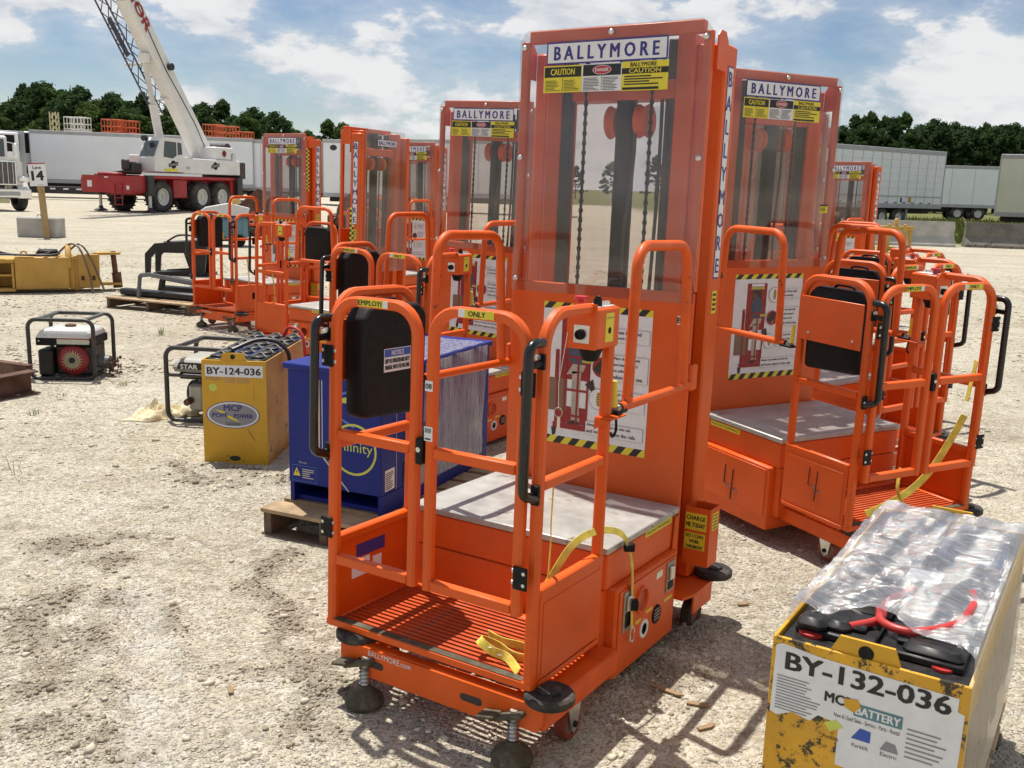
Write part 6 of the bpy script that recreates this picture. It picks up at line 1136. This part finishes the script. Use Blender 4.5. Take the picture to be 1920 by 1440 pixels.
# rusty bucket and covered machine behind the leftmost lift
r = empty('steel_bucket', 'brown rusty loader bucket behind the leftmost lift', 'bucket', Matrix.Translation((-7.6, 26.5, GF)) @ Matrix.Rotation(.15, 4, 'Z'))
link_mesh('side_plate', mb('rust').prism([(0, 0), (1.1, 0), (1.5, .5), (1.35, 1.05), (.6, 1.25), (.1, .8)], (0, 0, 0), X_, Z_, .06).build('side_plate', link=False), r); link_mesh('shell', mb('rust').box(.1, 1.4, .001, 1.4, .0, .06, .01).box(1.3, 1.4, .001, 1.4, .061, 1.0, .01).box(.4, 1.3, .001, 1.4, 1.0, 1.1, .01).build('shell', link=False), r)
r = empty('ride_on_machine', 'low teal and pale grey machine with amber light behind the leftmost lift', 'machine', Matrix.Translation((-6.95, 21.6, GF)) @ Matrix.Rotation(.3, 4, 'Z'))
link_mesh('hull', mb('teal').box(0, 1.0, 0, .8, .12, .68, .1).build('hull', link=False), r); link_mesh('cover', mb('tank_white').prism([(-.1, .69), (1.0, .69), (1.05, .85), (.6, .95), (.1, .85)], (0, .8, 0), X_, Z_, .8).build('cover', link=False), r); link_mesh('amber_lamp', mb('machine_yellow').lathe([(.08, 0), (.08, .08), (.05, .12), (0, .12)], Matrix.Translation((.75, .4, .93)), 12).build('amber_lamp', link=False), r)
for x in (.2, .8): link_mesh('wheel', mb('black').cyl((x, -.03, .14), (x, .12, .14), .14, 14).build('wheel', link=False), r)
r = empty('cable_reel', 'rusty steel reel in front of the white trailer between two masts', 'reel', Matrix.Translation((-4.25, 26.5, GF)))
for y in (0, .8): link_mesh('flange', mb('rust').lathe([(.12, 0), (.62, 0), (.62, .05), (.12, .05)], Matrix.Translation((0, y+.05, .62)) @ Matrix.Rotation(math.pi/2, 4, 'X'), 24).build('flange', link=False), r)
link_mesh('core', mb('rust').cyl((0, .051, .62), (0, .75, .62), .4, 18).build('core', link=False), r)
o = mb('rust').box(-5.6, -3.2, 29, 30.2, .0, .55, .05); o = o.build('scrap_beam'); o.location.z = GF; tag(o, 'long low rusty steel beam lying behind the cable reel', 'scrap')
# --- trees
def crown(seed, h, rx, n, lmat, shape):
    r_ = np.random.default_rng(seed); ncl = 120; cl = []
    for i in range(ncl):
        f = r_.uniform(0, 1)**.8; z = .16*h+.80*h*f; prof = (math.sin(math.pi*min(1, .18+.82*f))**.6 if shape == 0 else (1-f)**.75*1.05+.12); a = r_.uniform(0, 6.28); rr = rx*prof*math.sqrt(r_.uniform(.15, 1)); cl.append((rr*math.cos(a), rr*math.sin(a), z, rx*r_.uniform(.09, .21)*(1 if shape == 0 else .8)))
    cl.append((0, 0, h*.97, rx*.18)); cl.append((rx*.1, 0, h*.88, rx*.25))
    C = np.array(cl); idx = r_.integers(0, len(C), n); d_ = r_.normal(0, 1, (n, 3)); d_ /= np.linalg.norm(d_, axis=1, keepdims=True); rad = C[idx, 3:4]*r_.uniform(.45, 1.0, (n, 1))*np.where(r_.random((n, 1)) < .22, r_.uniform(1.0, 1.7, (n, 1)), 1.0); P = C[idx, :3]+d_*rad*np.array([1, 1, .85])
    t1 = np.cross(d_+r_.normal(0, .5, (n, 3)), r_.normal(0, 1, (n, 3))); t1 /= np.linalg.norm(t1, axis=1, keepdims=True); t2 = np.cross(d_, t1); t2 /= np.linalg.norm(t2, axis=1, keepdims=True)+1e-6; s = r_.uniform(.09, .25, (n, 1))
    V = np.stack([P-t1*s, P-t2*s*.7, P+t1*s, P+t2*s*.7], 1).reshape(-1, 3); me = bpy.data.meshes.new('crown'); me.vertices.add(n*4); me.vertices.foreach_set('co', V.ravel()); q = np.arange(n*4, dtype=np.int32); me.loops.add(n*4); me.loops.foreach_set('vertex_index', q); me.polygons.add(n); me.polygons.foreach_set('loop_start', np.arange(0, n*4, 4, dtype=np.int32)); me.update(); me.validate(); me.materials.append(MATS[lmat]); return me
CROWNS = [crown(11, 11, 3.4, 8500, 'leaf_a', 0), crown(12, 11, 3.0, 8500, 'leaf_b', 0), crown(13, 12, 2.7, 7800, 'leaf_b', 1), crown(14, 10, 3.6, 8500, 'leaf_c', 0), crown(15, 12, 2.9, 7800, 'leaf_a', 1), crown(16, 11, 3.2, 8500, 'leaf_b', 0)]
def trunk_mesh(seed):
    r_ = random.Random(seed); b = mb('bark'); b.cyl((0, 0, -.3), (.1, 0, 6.5), .22, 8, .10)
    for i in range(5): a = r_.uniform(0, 6.28); z = r_.uniform(2.5, 6); b.cyl((0, 0, z), (1.6*math.cos(a), 1.6*math.sin(a), z+1.6), .08, 5, .03)
    return b.build('trunk', link=False)
TRUNKS = [trunk_mesh(i) for i in range(3)]
def tree(x, y, h, k, label, group, wide=1.0):
    r = empty('tree', label, 'tree', Matrix.Translation((x, y, GF)), group); s = h/11.5
    t_ = link_mesh('trunk', TRUNKS[k % 3], r); t_.scale = (s, s, s); c_ = link_mesh('crown', CROWNS[k % len(CROWNS)], r); c_.scale = (s*wide, s*wide, s); c_.rotation_euler = (0, 0, (k*2.4) % 6.28)
rr = random.Random(21)
ORD = 'first second third fourth fifth sixth seventh eighth ninth tenth eleventh twelfth thirteenth fourteenth fifteenth sixteenth seventeenth eighteenth nineteenth twentieth last'.split()
def top_h(px, py, Y): return at_depth(px, py, Y).z-GF
LEFT = [(-40, 205), (5, 190), (40, 165), (75, 150), (108, 160), (140, 152), (172, 158), (205, 172), (236, 178), (262, 182), (330, 175), (372, 178), (400, 196), (428, 205), (462, 198), (500, 208), (535, 222), (560, 232), (618, 222), (648, 205), (678, 222)]
for i, (px, py) in enumerate(LEFT):
    for row in (0, 1):
        Y = 108+row*12+rr.uniform(-3, 3); pj = px+row*16+rr.uniform(-6, 6); hh = top_h(pj, py+(10 if row == 0 else 0)+rr.uniform(-6, 8), Y)
        if 560 < px < 690 and row: continue
        kk = rr.randrange(6); x = at_depth(pj, 330, Y).x; tree(x, Y, hh, kk, '%s tree of the left wood, %s row, %s from the left edge' % ('broad leafy' if kk in (0, 1, 3, 5) else 'pointed', ('front', 'back')[row], ORD[i]), 'trees of the left wood', 1.15)
RIGHT = [(1545, 225), (1580, 215), (1612, 212), (1640, 222), (1668, 210), (1700, 222), (1728, 208), (1765, 222), (1790, 226), (1822, 232), (1850, 218), (1882, 222), (1915, 240), (1950, 235)]
for i, (px, py) in enumerate(RIGHT):
    for row in (0, 1):
        Y = 112+row*11+rr.uniform(-3, 3); pj = px+row*14+rr.uniform(-6, 6); hh = top_h(pj, py+(12 if row == 0 else 0)+rr.uniform(-5, 8), Y)
        kk = (1, 2, 4, 5)[rr.randrange(4)]; x = at_depth(pj, 330, Y).x; tree(x, Y, hh, kk, '%s tree of the right wood, %s row, %s from its left end' % ('broad leafy' if kk in (1, 5) else 'pointed', ('front', 'back')[row], ORD[i]), 'trees of the right wood', 1.05)
for i, px in enumerate((720, 760, 860, 900, 950, 1010, 1080, 1150, 1230, 1300, 1370, 1440, 1490)):
    Y = 150+rr.uniform(-6, 6); x = at_depth(px, 330, Y).x; tree(x, Y, rr.uniform(4.5, 6.5), rr.randrange(6), 'low far tree glimpsed through the lift masts, %s from the left' % ORD[i], 'low trees far behind the masts', 1.3)
# rough grass at the right edge of the lot
gr = MB().mat('grass'); rr = random.Random(5)
for i in range(9000):
    x = rr.uniform(12, 44); y = 34.5+rr.random()**1.5*34; hh = rr.uniform(.12, .42)*(1.3 if rr.random() < .1 else 1); a = rr.uniform(0, 3.14); dx, dy = .05*math.cos(a), .05*math.sin(a); lx, ly = rr.uniform(-.12, .12), rr.uniform(-.12, .12)
    gr.add([(x-dx, y-dy, 0), (x+dx, y+dy, 0), (x+lx+dx*.3, y+ly+dy*.3, hh), (x+lx-dx*.3, y+ly-dy*.3, hh)], [(0, 1, 2, 3)])
o = gr.build('grass', smooth=False); o.location.z = GF; o['kind'] = 'stuff'; tag(o, 'rough green grass around the trailers at right', 'grass')
